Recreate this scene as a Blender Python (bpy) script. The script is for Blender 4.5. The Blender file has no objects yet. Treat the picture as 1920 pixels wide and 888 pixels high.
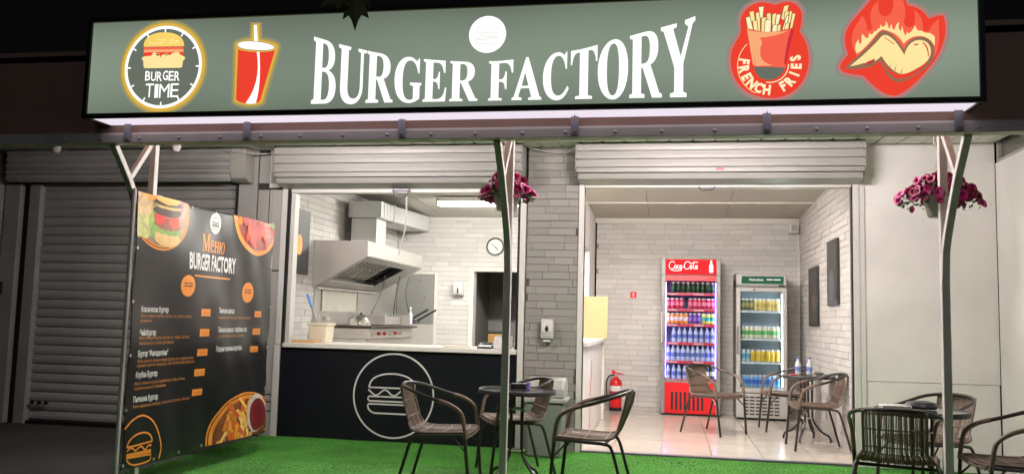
import bpy, bmesh, math, random, re
from mathutils import Vector, Matrix
random.seed(7)
S = bpy.context.scene
COL = S.collection
PI = math.pi

# ------------------------------------------------------------------ camera
YAW, PITCH, ROLL = (math.radians(a) for a in (-10.384, 5.424, 1.468))
Fw = Vector((math.sin(YAW)*math.cos(PITCH), math.cos(YAW)*math.cos(PITCH), math.sin(PITCH)))
Rt = Vector((math.cos(YAW), -math.sin(YAW), 0)); Up = Rt.cross(Fw)
R2 = Rt*math.cos(ROLL) + Up*math.sin(ROLL); U2 = -Rt*math.sin(ROLL) + Up*math.cos(ROLL)
cd = bpy.data.cameras.new('camera'); cam = bpy.data.objects.new('camera', cd); COL.objects.link(cam)
cd.sensor_width = 36; cd.lens = 30.427; cd.clip_start = .05; cd.clip_end = 400
M = Matrix((R2, U2, -Fw)).transposed().to_4x4(); M.translation = Vector((0, -8.089, 1.2)); cam.matrix_world = M
S.camera = cam

# ------------------------------------------------------------------ night sky, street-light fill, exposure
W = bpy.data.worlds.new('World'); S.world = W; W.use_nodes = True
nt = W.node_tree; nt.nodes.clear()
sky = nt.nodes.new('ShaderNodeTexSky'); sky.sky_type = 'NISHITA'; sky.sun_disc = False
sky.sun_elevation = math.radians(-3.5); sky.sun_rotation = math.radians(200)
bg = nt.nodes.new('ShaderNodeBackground'); bg.inputs['Strength'].default_value = .08
wo = nt.nodes.new('ShaderNodeOutputWorld')
nt.links.new(sky.outputs['Color'], bg.inputs['Color']); nt.links.new(bg.outputs[0], wo.inputs['Surface'])
sd = bpy.data.lights.new('fill_sun', 'SUN'); fill_sun = bpy.data.objects.new('fill_sun', sd); COL.objects.link(fill_sun)
sd.energy = .14; sd.angle = math.radians(8); sd.color = (.8, .88, 1); fill_sun.rotation_euler = (math.radians(50), 0, math.radians(20))  # dim directional fill, added to stand in for street-light spill
S.view_settings.view_transform = 'Standard'; S.view_settings.look = 'None'
S.view_settings.exposure = 0; S.view_settings.gamma = 1; S.view_settings.use_curve_mapping = False
S.cycles.use_denoising = True
S.cycles.max_bounces = 8; S.cycles.diffuse_bounces = 4; S.cycles.transparent_max_bounces = 12
S.cycles.sample_clamp_direct = 12; S.cycles.sample_clamp_indirect = 6; S.cycles.caustics_reflective = False; S.cycles.caustics_refractive = False

# ------------------------------------------------------------------ materials
MATS = {}
def rgb(h):
    h = h.lstrip('#'); c = [int(h[i:i+2], 16)/255 for i in (0, 2, 4)]
    return tuple(x/12.92 if x <= .04045 else ((x+.055)/1.055)**2.4 for x in c)
def mat(name, col, rough=.6, metal=0., var=.08, scale=8., bump=0., bscale=60., stretch=(1, 1, 1), rnd=0., emit=0., dirt=0., coat=0., ecol=None, rvar=.12, spec=.5):
    """Principled material whose colour and roughness wander with noise; rnd varies it from piece to piece."""
    if name in MATS: return MATS[name]
    m = bpy.data.materials.new(name); m.use_nodes = True; t = m.node_tree; b = t.nodes['Principled BSDF']; MATS[name] = m
    if isinstance(col, str): col = rgb(col)
    b.inputs['Roughness'].default_value = rough; b.inputs['Metallic'].default_value = metal
    b.inputs['Coat Weight'].default_value = coat; b.inputs['Specular IOR Level'].default_value = spec
    N = t.nodes.new; L = t.links.new
    tc = N('ShaderNodeTexCoord'); mp = N('ShaderNodeMapping'); mp.inputs['Scale'].default_value = stretch
    L(tc.outputs['Object'], mp.inputs['Vector'])
    if rnd:
        oi = N('ShaderNodeObjectInfo'); ad = N('ShaderNodeVectorMath'); ad.operation = 'ADD'; mu = N('ShaderNodeMath'); mu.operation = 'MULTIPLY'; mu.inputs[1].default_value = 37.
        L(oi.outputs['Random'], mu.inputs[0]); L(mp.outputs[0], ad.inputs[0]); L(mu.outputs[0], ad.inputs[1]); vec = ad.outputs[0]
    else: vec = mp.outputs[0]
    nz = N('ShaderNodeTexNoise'); nz.inputs['Scale'].default_value = scale; nz.inputs['Detail'].default_value = 6; nz.inputs['Roughness'].default_value = .62
    L(vec, nz.inputs['Vector'])
    mr = N('ShaderNodeMapRange'); mr.inputs['From Min'].default_value = .25; mr.inputs['From Max'].default_value = .75
    mr.inputs['To Min'].default_value = 1-var; mr.inputs['To Max'].default_value = 1+var; L(nz.outputs[0], mr.inputs['Value'])
    val = mr.outputs[0]
    if rnd:
        r2 = N('ShaderNodeMapRange'); r2.inputs['To Min'].default_value = 1-rnd; r2.inputs['To Max'].default_value = 1+rnd; L(oi.outputs['Random'], r2.inputs['Value'])
        mm = N('ShaderNodeMath'); mm.operation = 'MULTIPLY'; L(val, mm.inputs[0]); L(r2.outputs[0], mm.inputs[1]); val = mm.outputs[0]
    if dirt:
        n2 = N('ShaderNodeTexNoise'); n2.inputs['Scale'].default_value = 1.7; n2.inputs['Detail'].default_value = 8; L(tc.outputs['Object'], n2.inputs['Vector'])
        d2 = N('ShaderNodeMapRange'); d2.inputs['From Min'].default_value = .35; d2.inputs['From Max'].default_value = .7; d2.inputs['To Min'].default_value = 1; d2.inputs['To Max'].default_value = 1-dirt
        L(n2.outputs[0], d2.inputs['Value']); mm = N('ShaderNodeMath'); mm.operation = 'MULTIPLY'; L(val, mm.inputs[0]); L(d2.outputs[0], mm.inputs[1]); val = mm.outputs[0]
    vm = N('ShaderNodeVectorMath'); vm.operation = 'SCALE'; vm.inputs[0].default_value = col; L(val, vm.inputs['Scale'])
    L(vm.outputs[0], b.inputs['Base Color'])
    rr = N('ShaderNodeMapRange'); rr.inputs['From Min'].default_value = .3; rr.inputs['From Max'].default_value = .7
    rr.inputs['To Min'].default_value = max(.02, rough-rvar*rough); rr.inputs['To Max'].default_value = min(1, rough+rvar*rough); L(nz.outputs[0], rr.inputs['Value']); L(rr.outputs[0], b.inputs['Roughness'])
    if bump:
        n3 = N('ShaderNodeTexNoise'); n3.inputs['Scale'].default_value = bscale; n3.inputs['Detail'].default_value = 5; L(vec, n3.inputs['Vector'])
        bp = N('ShaderNodeBump'); bp.inputs['Strength'].default_value = bump; bp.inputs['Distance'].default_value = .01; L(n3.outputs[0], bp.inputs['Height']); L(bp.outputs[0], b.inputs['Normal'])
    if emit:
        e = N('ShaderNodeVectorMath'); e.operation = 'SCALE'; e.inputs[0].default_value = ecol or col; L(val, e.inputs['Scale'])
        L(e.outputs[0], b.inputs['Emission Color']); b.inputs['Emission Strength'].default_value = emit
    return m
def glow(name, col, strength=1., var=.04, scale=3.):
    """A lit translucent face: gives off its own light, barely reflects."""
    c = rgb(col) if isinstance(col, str) else col
    m = mat(name, tuple(x*.1 for x in c), .6, emit=strength, ecol=c, var=var, scale=scale); m.node_tree.nodes['Principled BSDF'].inputs['Specular IOR Level'].default_value = .12; return m
def glass(name, tint=(1, 1, 1), refl=.5):
    if name in MATS: return MATS[name]
    m = bpy.data.materials.new(name); m.use_nodes = True; t = m.node_tree; t.nodes.clear(); MATS[name] = m
    o = t.nodes.new('ShaderNodeOutputMaterial'); mx = t.nodes.new('ShaderNodeMixShader'); tr = t.nodes.new('ShaderNodeBsdfTransparent'); gl = t.nodes.new('ShaderNodeBsdfGlossy')
    lw = t.nodes.new('ShaderNodeFresnel'); lw.inputs['IOR'].default_value = 1.45; tr.inputs[0].default_value = (*tint, 1); gl.inputs['Roughness'].default_value = .03
    mu = t.nodes.new('ShaderNodeMath'); mu.operation = 'MULTIPLY'; mu.inputs[1].default_value = refl
    t.links.new(lw.outputs[0], mu.inputs[0]); t.links.new(mu.outputs[0], mx.inputs[0]); t.links.new(tr.outputs[0], mx.inputs[1]); t.links.new(gl.outputs[0], mx.inputs[2]); t.links.new(mx.outputs[0], o.inputs[0])
    return m

# ------------------------------------------------------------------ mesh helpers
class MB:
    def __init__(s): s.v = []; s.f = []; s.m = []
    def face(s, pts, mi=0):
        n = len(s.v); s.v += [tuple(p) for p in pts]; s.f.append(tuple(range(n, n+len(pts)))); s.m.append(mi); return s
    def box(s, x0, x1, y0, y1, z0, z1, mi=0):
        n = len(s.v); s.v += [(x, y, z) for z in (z0, z1) for y in (y0, y1) for x in (x0, x1)]
        for q in ((0, 2, 3, 1), (4, 5, 7, 6), (0, 1, 5, 4), (2, 6, 7, 3), (0, 4, 6, 2), (1, 3, 7, 5)): s.f.append(tuple(n+i for i in q)); s.m.append(mi)
        return s
    def prism(s, poly, axis, a, b, mi=0):
        """outline (2-D points) pushed along an axis from a to b; polygons lie in the two other axes in order"""
        def P(p, d): return (d, p[0], p[1]) if axis == 'x' else (p[0], d, p[1]) if axis == 'y' else (p[0], p[1], d)
        n = len(s.v); k = len(poly); s.v += [P(p, a) for p in poly] + [P(p, b) for p in poly]
        s.f.append(tuple(range(n, n+k))); s.m.append(mi); s.f.append(tuple(range(n+2*k-1, n+k-1, -1))); s.m.append(mi)
        for i in range(k): j = (i+1) % k; s.f.append((n+i, n+k+i, n+k+j, n+j)); s.m.append(mi)
        return s
    def tube(s, pts, r, n=8, mi=0, closed=False, caps=True):
        pts = [Vector(p) for p in pts]; K = len(pts); rs = r if isinstance(r, (list, tuple)) else [r]*K
        prev = None; base = len(s.v)
        for i, p in enumerate(pts):
            a = pts[(i-1) % K] if closed or i else pts[0]; b = pts[(i+1) % K] if closed or i < K-1 else pts[-1]
            d = (b-a); d = d.normalized() if d.length > 1e-9 else Vector((0, 0, 1))
            if prev is None: u = d.orthogonal().normalized()
            else: u = (prev - d*prev.dot(d)); u = u.normalized() if u.length > 1e-6 else d.orthogonal().normalized()
            prev = u; w = d.cross(u)
            for k in range(n): t = 2*PI*k/n; s.v.append(tuple(p+(u*math.cos(t)+w*math.sin(t))*rs[i]))
        for i in range(K if closed else K-1):
            for k in range(n):
                A = base+i*n; B = base+((i+1) % K)*n; s.f.append((A+k, A+(k+1) % n, B+(k+1) % n, B+k)); s.m.append(mi)
        if caps and not closed:
            s.f.append(tuple(base+k for k in range(n))[::-1]); s.m.append(mi); s.f.append(tuple(base+(K-1)*n+k for k in range(n))); s.m.append(mi)
        return s
    def lathe(s, prof, cx=0, cy=0, z=0, n=16, mi=0, mis=None):
        base = len(s.v); K = len(prof)
        for r, h in prof:
            for k in range(n): t = 2*PI*k/n; s.v.append((cx+r*math.cos(t), cy+r*math.sin(t), z+h))
        for i in range(K-1):
            for k in range(n): A = base+i*n; s.f.append((A+k, A+(k+1) % n, A+n+(k+1) % n, A+n+k)); s.m.append(mis[i] if mis else mi)
        if prof[0][0] > 1e-4: s.f.append(tuple(base+k for k in range(n))[::-1]); s.m.append(mis[0] if mis else mi)
        if prof[-1][0] > 1e-4: s.f.append(tuple(base+(K-1)*n+k for k in range(n))); s.m.append(mis[-1] if mis else mi)
        return s
    def disc(s, cx, cz, y, rx, rz=None, n=32, mi=0):
        rz = rz or rx; return s.face([(cx+rx*math.cos(2*PI*k/n), y, cz+rz*math.sin(2*PI*k/n)) for k in range(n)], mi)
    def mesh(s, name, mats, smooth=False):
        me = bpy.data.meshes.new(name); me.from_pydata(s.v, [], s.f)
        for m in (mats if isinstance(mats, (list, tuple)) else [mats]): me.materials.append(m)
        me.polygons.foreach_set('material_index', s.m)
        bm = bmesh.new(); bm.from_mesh(me); bmesh.ops.recalc_face_normals(bm, faces=bm.faces); bm.to_mesh(me); bm.free()
        if smooth:
            me.polygons.foreach_set('use_smooth', [True]*len(me.polygons))
            try: me.set_sharp_from_angle(angle=math.radians(40))
            except Exception: pass
        me.update(); return me
OFF = {}
def thing(name, label, cat, loc=(0, 0, 0), rz=0, group=None):
    o = bpy.data.objects.new(name, None); COL.objects.link(o); o.location = loc; o.rotation_euler = (0, 0, rz); o.empty_display_size = .1
    o['label'] = label; o['category'] = cat
    if group: o['group'] = group
    OFF[o] = Vector(loc); return o
def tag(o, label, cat, group=None):
    o['label'] = label; o['category'] = cat
    if group: o['group'] = group
    return o
def obj(name, mb, mats, parent=None, smooth=False, bevel=0, world=True):
    """one mesh object; under a parent the vertices are given in world metres unless world is False"""
    me = mb if isinstance(mb, bpy.types.Mesh) else None
    if me is None:
        if parent is not None and world:
            d = OFF[parent]; mb.v = [(x-d.x, y-d.y, z-d.z) for x, y, z in mb.v]
        me = mb.mesh(name, mats, smooth)
    o = bpy.data.objects.new(name, me); COL.objects.link(o)
    if parent is not None: o.parent = parent
    OFF[o] = OFF[parent] if parent is not None else Vector((0, 0, 0))
    if bevel:
        b = o.modifiers.new('edge', 'BEVEL'); b.width = bevel; b.segments = 2; b.limit_method = 'ANGLE'; b.angle_limit = math.radians(40)
    return o
def struct(name, mb, m, **k):
    o = obj(name, mb, m, **k); o['kind'] = 'structure'; return o
def copy_tree(o, parent=None):
    c = o.copy(); COL.objects.link(c); c.parent = parent
    for ch in list(o.children): copy_tree(ch, c)
    return c
def smooth_path(pts, n=6):
    pts = [Vector(p) for p in pts]; out = []
    for i in range(len(pts)-1):
        p0 = pts[max(i-1, 0)]; p1 = pts[i]; p2 = pts[i+1]; p3 = pts[min(i+2, len(pts)-1)]
        for k in range(n):
            t = k/n; out.append(.5*((2*p1)+(p2-p0)*t+(2*p0-5*p1+4*p2-p3)*t*t+(3*p1-p0-3*p2+p3)*t**3))
    out.append(pts[-1]); return out
def pth(txt, n=7, div=1):
    """drawn outline in svg style (M L C Z) -> list of point lists"""
    tok = re.findall(r'[MLCZ]|-?[\d.]+', txt); i = 0; out = []; cmd = None
    def num():
        nonlocal i; v = (float(tok[i]), float(tok[i+1])); i += 2; return v
    while i < len(tok):
        if tok[i] in 'MLCZ': cmd = tok[i]; i += 1
        if cmd == 'Z': continue
        if cmd == 'M': out.append([num()]); cmd = 'L'
        elif cmd == 'L':
            a = out[-1][-1]; b = num()
            for k in range(1, div+1): out[-1].append((a[0]+(b[0]-a[0])*k/div, a[1]+(b[1]-a[1])*k/div))
        elif cmd == 'C':
            a = out[-1][-1]; b, c, d = num(), num(), num()
            for k in range(1, n+1):
                t = k/n; u = 1-t; out[-1].append(tuple(u**3*a[j]+3*u*u*t*b[j]+3*u*t*t*c[j]+t**3*d[j] for j in (0, 1)))
    return out
def fill(polys, fn):
    """flat filled shape (later outlines inside earlier ones are holes) mapped to 3-D by fn"""
    cu = bpy.data.curves.new('outline', 'CURVE'); cu.dimensions = '2D'; cu.fill_mode = 'BOTH'
    for p in polys:
        q = [p[0]]
        for a in p[1:]:
            if abs(a[0]-q[-1][0])+abs(a[1]-q[-1][1]) > 1e-6: q.append(a)
        if abs(q[0][0]-q[-1][0])+abs(q[0][1]-q[-1][1]) < 1e-6: q.pop()
        sp = cu.splines.new('POLY'); sp.points.add(len(q)-1); sp.use_cyclic_u = True
        for k, a in enumerate(q): sp.points[k].co = (a[0], a[1], 0, 1)
    return curve_mb(cu, fn)
def curve_mb(cu, fn):
    o = bpy.data.objects.new('outline', cu); me = bpy.data.meshes.new_from_object(o)
    mb = MB(); mb.v = [tuple(fn(v.co.x, v.co.y)) for v in me.vertices]; mb.f = [tuple(p.vertices) for p in me.polygons]; mb.m = [0]*len(mb.f)
    bpy.data.objects.remove(o); bpy.data.curves.remove(cu); bpy.data.meshes.remove(me); return mb
def text2d(body, bold=.0, shear=0., fn=None):
    """lettering as raw 2-D points plus its extents, cap height about .73"""
    cu = bpy.data.curves.new('lettering', 'FONT'); cu.body = body; cu.size = 1; cu.offset = bold; cu.shear = shear; cu.resolution_u = 2; cu.fill_mode = 'BOTH' if hasattr(cu, 'fill_mode') else cu.fill_mode
    mb = curve_mb(cu, lambda x, y: (x, y, 0)); return mb
def text_fit(body, x0, x1, y0, y1, fn, bold=.0, shear=0., caps=True):
    """lettering stretched to the box x0..x1 / y0..y1 (baseline to cap height), mapped by fn"""
    mb = text2d(body, bold, shear); xs = [v[0] for v in mb.v]; a, b = min(xs), max(xs)
    H = .727
    mb.v = [tuple(fn(x0+(v[0]-a)/(b-a)*(x1-x0), y0+v[1]/H*(y1-y0))) for v in mb.v]; return mb
def stroke(polys, w, fn, closed=False):
    """ribbon of width w along 2-D lines"""
    mb = MB()
    for p in polys:
        p = [Vector(a) for a in p]; K = len(p); L = []; Rr = []
        for i in range(K):
            a = p[(i-1) % K] if closed else p[max(i-1, 0)]; b = p[(i+1) % K] if closed else p[min(i+1, K-1)]
            d = (b-a); d = d.normalized() if d.length > 1e-9 else Vector((1, 0)); n = Vector((-d.y, d.x))*w/2; L.append(p[i]+n); Rr.append(p[i]-n)
        for i in range(K if closed else K-1):
            j = (i+1) % K; mb.face([fn(*L[i]), fn(*L[j]), fn(*Rr[j]), fn(*Rr[i])])
    return mb
def ell(cx, cy, rx, ry=None, n=40): ry = ry or rx; return [(cx+rx*math.cos(2*PI*k/n), cy+ry*math.sin(2*PI*k/n)) for k in range(n)]
ORD = ['first', 'second', 'third', 'fourth', 'fifth', 'sixth', 'seventh', 'eighth', 'ninth', 'tenth', 'eleventh', 'twelfth', 'thirteenth', 'fourteenth']
ART={'cup_body': 'M 970 381 C 1016 360 1152 353 1205 367 L 1128 64 C 1096 42 1018 44 975 74 Z', 'cup_halo': 'M 944 424 C 977 443 1031 447 1045 447 L 1047 538 L 1101 536 L 1110 441 C 1164 433 1216 422 1231 395 L 1226 357 L 1149 51 C 1103 23 1008 28 956 61 Z', 'cup_lid': 'M 965 410 C 971 430 1032 431 1087 423 C 1148 417 1203 399 1204 383 C 1199 364 1138 366 1083 371 C 1022 376 967 384 965 410 Z', 'cup_straw': 'M 1064 524 L 1081 524 L 1095 413 L 1071 413 Z', 'cup_swoosh': 'M 1091 361 C 1114 257 1110 145 1037 53 C 1062 46 1088 49 1102 52 C 1127 144 1120 257 1108 360 Z', 'bun_top': 'M 348 416 C 342 468 386 506 479 502 C 569 501 616 462 618 412 Z', 'red_line': 'M 350 413 L 612 409 L 614 394 L 351 398 Z', 'peach': 'M 351 398 L 614 394 L 615 375 L 352 381 Z', 'red_layer': 'M 352 381 L 615 378 L 613 353 L 354 358 Z', 'cheese': 'M 342 340 C 341 353 356 359 404 358 C 411 366 408 373 420 379 C 433 382 438 372 438 362 C 441 376 458 375 460 361 L 465 343 C 468 361 480 365 495 364 C 502 374 517 370 526 356 C 539 376 562 374 582 378 C 589 364 601 355 616 351 C 632 345 633 328 617 323 L 614 290 C 615 281 606 279 597 279 L 372 282 C 361 284 356 290 357 298 L 353 328 Z', 'eye_a': 'M 438 358 C 438 372 458 372 461 358 Z', 'eye_b': 'M 497 358 C 498 368 519 367 521 359 Z', 'fries_halo': 'M 3859 397 C 3842 477 3879 542 3966 555 C 3997 557 4034 536 4053 540 C 4108 572 4169 543 4186 490 C 4196 451 4180 399 4174 380 C 4216 326 4234 235 4215 164 C 4190 62 4112 6 4020 9 C 3910 13 3823 77 3805 189 C 3795 261 3811 320 3848 358 Z', 'fries_blob': 'M 3868 397 C 3851 470 3885 530 3966 543 C 3997 547 4034 524 4054 528 C 4108 559 4160 533 4176 484 C 4185 448 4172 399 4166 377 C 4207 323 4223 235 4206 170 C 4182 71 4108 19 4020 22 C 3916 25 3835 84 3816 191 C 3807 259 3821 313 3855 353 Z', 'fries_hole': 'M 3932 192 L 4094 187 C 4076 136 4045 118 4008 119 C 3972 120 3945 139 3932 192 Z', 'fries_box': 'M 3897 399 C 3972 374 4064 370 4139 394 L 4093 183 L 3938 194 Z', 'fries_box_side': 'M 3897 399 C 3903 393 3910 389 3918 387 C 3926 323 3934 257 3938 194 L 3927 205 Z', 'fries_box_light': 'M 3918 387 C 3991 372 4046 376 4107 381 C 4058 358 3997 347 3960 349 C 3978 328 3979 321 3966 295 C 3960 243 3972 210 4028 197 L 3942 194 Z', 'fries_box_dark': 'M 4122 388 L 4139 394 L 4094 190 L 4087 213 C 4094 265 4102 330 4122 388 Z', 'sticks': ['M 3890 462 L 3914 467 L 3930 395 L 3901 399 Z', 'M 3908 493 L 3933 496 L 3942 427 L 3919 441 Z', 'M 3941 485 L 3965 489 L 3967 384 L 3949 389 Z', 'M 3956 517 L 3985 519 L 3980 459 L 3966 453 Z', 'M 3926 440 L 3949 446 L 3955 386 L 3932 392 Z', 'M 3972 458 L 3999 459 L 3993 378 L 3970 382 Z', 'M 3991 444 L 4023 447 L 4019 377 L 3986 378 Z', 'M 3997 479 L 4020 482 L 4023 444 L 4001 446 Z', 'M 4027 474 L 4049 480 L 4041 416 L 4025 411 Z', 'M 4049 475 L 4072 470 L 4058 414 L 4042 417 Z', 'M 4087 517 L 4113 522 L 4095 435 L 4072 449 Z', 'M 4089 482 L 4115 489 L 4107 454 L 4088 422 Z', 'M 4100 463 L 4116 464 L 4096 390 L 4077 386 Z', 'M 4130 478 L 4147 472 L 4130 396 L 4116 392 Z', 'M 4116 490 L 4130 486 L 4120 421 L 4107 424 Z', 'M 4030 415 L 4053 419 L 4052 379 L 4025 378 Z', 'M 4053 415 L 4072 417 L 4069 382 L 4052 380 Z', 'M 4095 422 L 4115 425 L 4110 390 L 4089 388 Z'], 'fries_ctr': (4015, 199), 'fries_r': [173, 94], 'wing_halo': 'M 4520 548 C 4480 485 4396 424 4385 346 C 4381 308 4389 275 4398 249 C 4376 224 4352 199 4359 167 C 4369 128 4446 126 4476 119 C 4522 67 4574 9 4632 10 C 4679 13 4749 81 4796 143 C 4843 192 4891 279 4894 354 C 4896 392 4888 431 4883 446 C 4860 451 4825 442 4809 434 C 4780 486 4745 500 4710 508 L 4699 540 Z', 'wing_blob': 'M 4531 548 C 4492 482 4404 417 4394 346 C 4390 308 4398 275 4409 245 C 4386 220 4363 195 4369 171 C 4378 140 4452 138 4480 131 C 4528 77 4580 20 4633 21 C 4673 22 4743 90 4790 149 C 4835 198 4882 285 4884 356 C 4886 389 4880 421 4876 436 C 4856 441 4825 430 4805 422 C 4774 473 4745 488 4704 497 L 4689 541 Z', 'wing_flame': 'M 4448 240 C 4419 294 4419 345 4447 396 C 4462 421 4469 431 4480 451 C 4494 430 4504 407 4503 375 C 4508 367 4519 366 4526 376 C 4530 406 4510 452 4528 483 C 4537 509 4552 514 4563 527 C 4553 482 4563 443 4592 443 C 4627 443 4640 485 4632 543 L 4676 541 C 4692 489 4698 457 4683 413 C 4685 381 4708 370 4729 386 C 4744 411 4738 443 4735 471 C 4767 442 4778 409 4775 365 C 4783 353 4800 351 4810 364 C 4813 386 4830 401 4854 417 C 4847 375 4858 330 4850 292 C 4845 255 4838 236 4827 224 L 4809 193 L 4657 83 L 4506 176 Z', 'wing_lower': 'M 4488 164 C 4530 175 4553 200 4561 214 C 4582 167 4611 110 4657 101 C 4709 113 4762 150 4797 180 C 4762 118 4691 57 4633 51 C 4581 60 4529 105 4488 164 Z', 'wing_yellow_flame': 'M 4451 248 C 4436 274 4443 306 4462 323 C 4457 299 4467 292 4475 307 C 4478 324 4471 337 4480 352 C 4490 343 4493 323 4508 329 C 4512 338 4508 345 4513 354 C 4526 342 4532 348 4539 366 C 4545 360 4551 365 4556 379 C 4563 372 4568 381 4569 400 C 4577 381 4585 384 4591 393 C 4597 399 4595 406 4595 416 C 4609 396 4606 384 4609 373 C 4617 377 4615 390 4624 401 C 4624 383 4626 370 4636 369 C 4644 376 4638 395 4661 409 C 4653 382 4659 369 4665 361 C 4673 366 4672 375 4672 388 C 4682 368 4678 349 4689 336 C 4695 342 4694 349 4696 356 C 4703 338 4719 348 4737 388 C 4743 366 4752 353 4767 360 C 4783 339 4800 351 4814 342 C 4823 331 4829 331 4831 320 L 4829 274 C 4811 319 4777 335 4742 330 C 4713 328 4695 310 4681 292 C 4661 331 4638 357 4579 372 C 4556 366 4531 322 4502 291 C 4484 272 4466 254 4451 248 Z', 'wing_outline': 'M 4390 174 C 4448 229 4507 278 4551 343 C 4562 365 4585 372 4608 357 C 4643 331 4660 299 4681 260 C 4695 304 4731 331 4765 327 C 4806 322 4834 287 4826 236 C 4819 192 4797 168 4762 144 C 4727 119 4680 89 4651 90 C 4610 97 4582 148 4561 205 C 4530 175 4506 169 4482 169 C 4447 162 4417 159 4390 174 Z', 'wing_body': 'M 4415 181 C 4465 222 4519 271 4562 321 C 4574 342 4591 346 4608 335 C 4643 312 4660 273 4682 233 C 4695 285 4724 312 4759 309 C 4794 307 4813 275 4810 243 C 4805 205 4780 181 4745 163 C 4716 145 4687 129 4661 134 C 4623 147 4594 186 4571 231 C 4554 213 4545 207 4536 206 C 4524 194 4500 195 4484 196 C 4459 187 4435 183 4415 181 Z', 'wing_red': 'M 4561 218 C 4588 167 4623 135 4661 130 C 4704 132 4756 156 4801 206 C 4774 150 4704 107 4657 106 C 4617 116 4582 161 4561 218 Z', 'wing_marks': ['M 4585 332 L 4634 292 L 4632 288 L 4586 327 Z', 'M 4771 298 C 4793 282 4802 256 4798 218 L 4794 220 C 4796 250 4787 276 4769 294 Z', 'M 4730 289 L 4751 289 L 4751 284 L 4731 280 Z', 'M 4618 198 L 4608 167 L 4611 165 Z', 'M 4643 185 L 4632 152 L 4637 151 Z', 'M 4674 171 L 4661 136 L 4666 136 Z', 'M 4489 189 C 4507 214 4524 201 4534 220 L 4536 207 C 4524 188 4506 195 4490 181 Z', 'M 4682 233 L 4689 216 L 4677 247 Z'], 'badge': (2482, 420, 107), 'clock': (487, 287, 256), 'btime': [(372, 204), (601, 264), (380, 99), (599, 189)], 'letters': [('B', 1445, 1592), ('U', 1602, 1773), ('R', 1777, 1939), ('G', 1946, 2106), ('E', 2116, 2253), ('R', 2272, 2435), ('F', 2496, 2635), ('A', 2629, 2797), ('C', 2803, 2948), ('T', 2957, 3103), ('O', 3106, 3271), ('R', 3279, 3453), ('Y', 3445, 3628)], 'base': (42, 37), 'tops': [(1431, 447), (1615, 389), (1812, 339), (1973, 306), (2179, 281), (2335, 267), (2550, 264), (2717, 277), (2866, 297), (3013, 317), (3183, 359), (3361, 404), (3532, 446), (3626, 481)], 'size': ((5036, 9), (-7, 584))}
MENU={'burger': (311, 1860, 380, 292), 'wings': (1853, 2081, -467, 435), 'fries': (1785, 56, -625, -350), 'logo': (1103, 1861, 88, 90), 'menu': (901, 1614, 1304, 1758), 'title': (710, 1462, 1490, 1615), 'line': (787, 1407, 1399, 1407), 'st1': (610, 1264, 806, 1378), 'st2': (1650, 1242, 1839, 1365), 'heads': [('Класически бургер', 132, 1108, 480), ('Чийзбургер', 125, 938, 338), ('Бургер "Филаделфия"', 122, 785, 518), ('Клубен Бургер', 114, 634, 387), ('Пилешки бургер', 101, 461, 407), ('Пилешки крилца', 1223, 1113, 1508), ('Пилешки крилца с барбекю сос', 1215, 951, 1764), ('Порция пържени картофи', 1198, 790, 1663)], 'descs': [('Филе, пилешки бургер, бургер сос, домат, айсберг,', 130, 1069, 808), ('маринован лук', 127, 1034, 279), ('Филе, пилешки бургер, бургер сос, чедър, айсберг,', 122, 908, 797), ('маринован лук, кисели краставички', 120, 870, 588), ('Филе, рукола, крема сирене, бургер сос, пресни гъби,', 121, 740, 873), ('червено цвекло, моцарела, лук, кисели краставички', 118, 709, 885), ('Филе, пилешки бургер, барбекю сос, чедър, бекон,', 107, 581, 783), ('карамелизиран лук, маринован', 104, 547, 510), ('Филе, маринован пилешко филе, салата коулслоу, айсберг', 99, 419, 866), ('хрупкави пилешки крилца в златиста панировка', 1211, 1063, 1822), ('хрупкави пилешки крилца с барбекю', 1211, 906, 1709)], 'tags': [(936, 1083, 1080, 1142), (930, 919, 1073, 979), (916, 760, 1066, 816), (902, 598, 1051, 655), (895, 441, 1044, 494), (1882, 1081, 2004, 1137), (1869, 920, 2000, 978), (1846, 760, 1987, 815)], 'lg_out': 'M -42 227 C 27 306 124 371 234 357 C 372 332 429 233 465 122 C 481 66 433 34 448 -22', 'lg_bun': 'M 47 153 C 57 214 159 246 270 231 C 339 217 357 176 355 158 C 257 155 148 152 47 153 Z', 'lg_let': 'M 55 121 C 65 144 106 151 134 126 C 163 99 183 147 228 136 C 264 123 264 91 296 119 C 314 140 339 136 349 124', 'lg_p1': 'M 53 100 L 348 96 L 350 82 L 55 87 Z', 'lg_p2': 'M 56 77 L 352 64 L 351 33 C 339 15 295 9 163 15 C 99 22 59 51 56 77 Z'}
# ------------------------------------------------------------------ palette
m_asph = mat('pavement', (.075, .07, .065), .85, var=.25, scale=5, bump=.5, bscale=90, dirt=.35)
m_carpet = mat('artificial turf', (.085, .31, .035), .95, var=.2, scale=26, bump=1., bscale=420, dirt=.32)
m_tile = mat('floor tile', (.52, .465, .40), .16, var=.05, scale=3, rnd=.04)
m_grout = mat('tile grout', (.2, .18, .16), .9)
m_brick = mat('whitewashed brick', (.58, .56, .535), .72, var=.13, scale=9, stretch=(1, 1, 6), bump=.4, bscale=45, rnd=.09)
m_joint = mat('dark mortar', (.29, .275, .26), .95, var=.15)
m_white = mat('white panel', (.80, .775, .745), .45, var=.035, scale=2, dirt=.15)
m_alu = mat('white aluminium', (.62, .60, .57), .38, var=.03, scale=4)
m_alud = mat('grey pillar paint', (.36, .35, .33), .5, var=.05, scale=4, dirt=.12)
m_groove = mat('dark groove', (.03, .03, .03), .8)
m_shut = mat('grey shutter paint', (.42, .41, .395), .42, var=.05, scale=5, dirt=.25, rnd=.05)
m_box = mat('shutter box paint', (.30, .29, .275), .4, var=.03, scale=4, dirt=.08)
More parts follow.
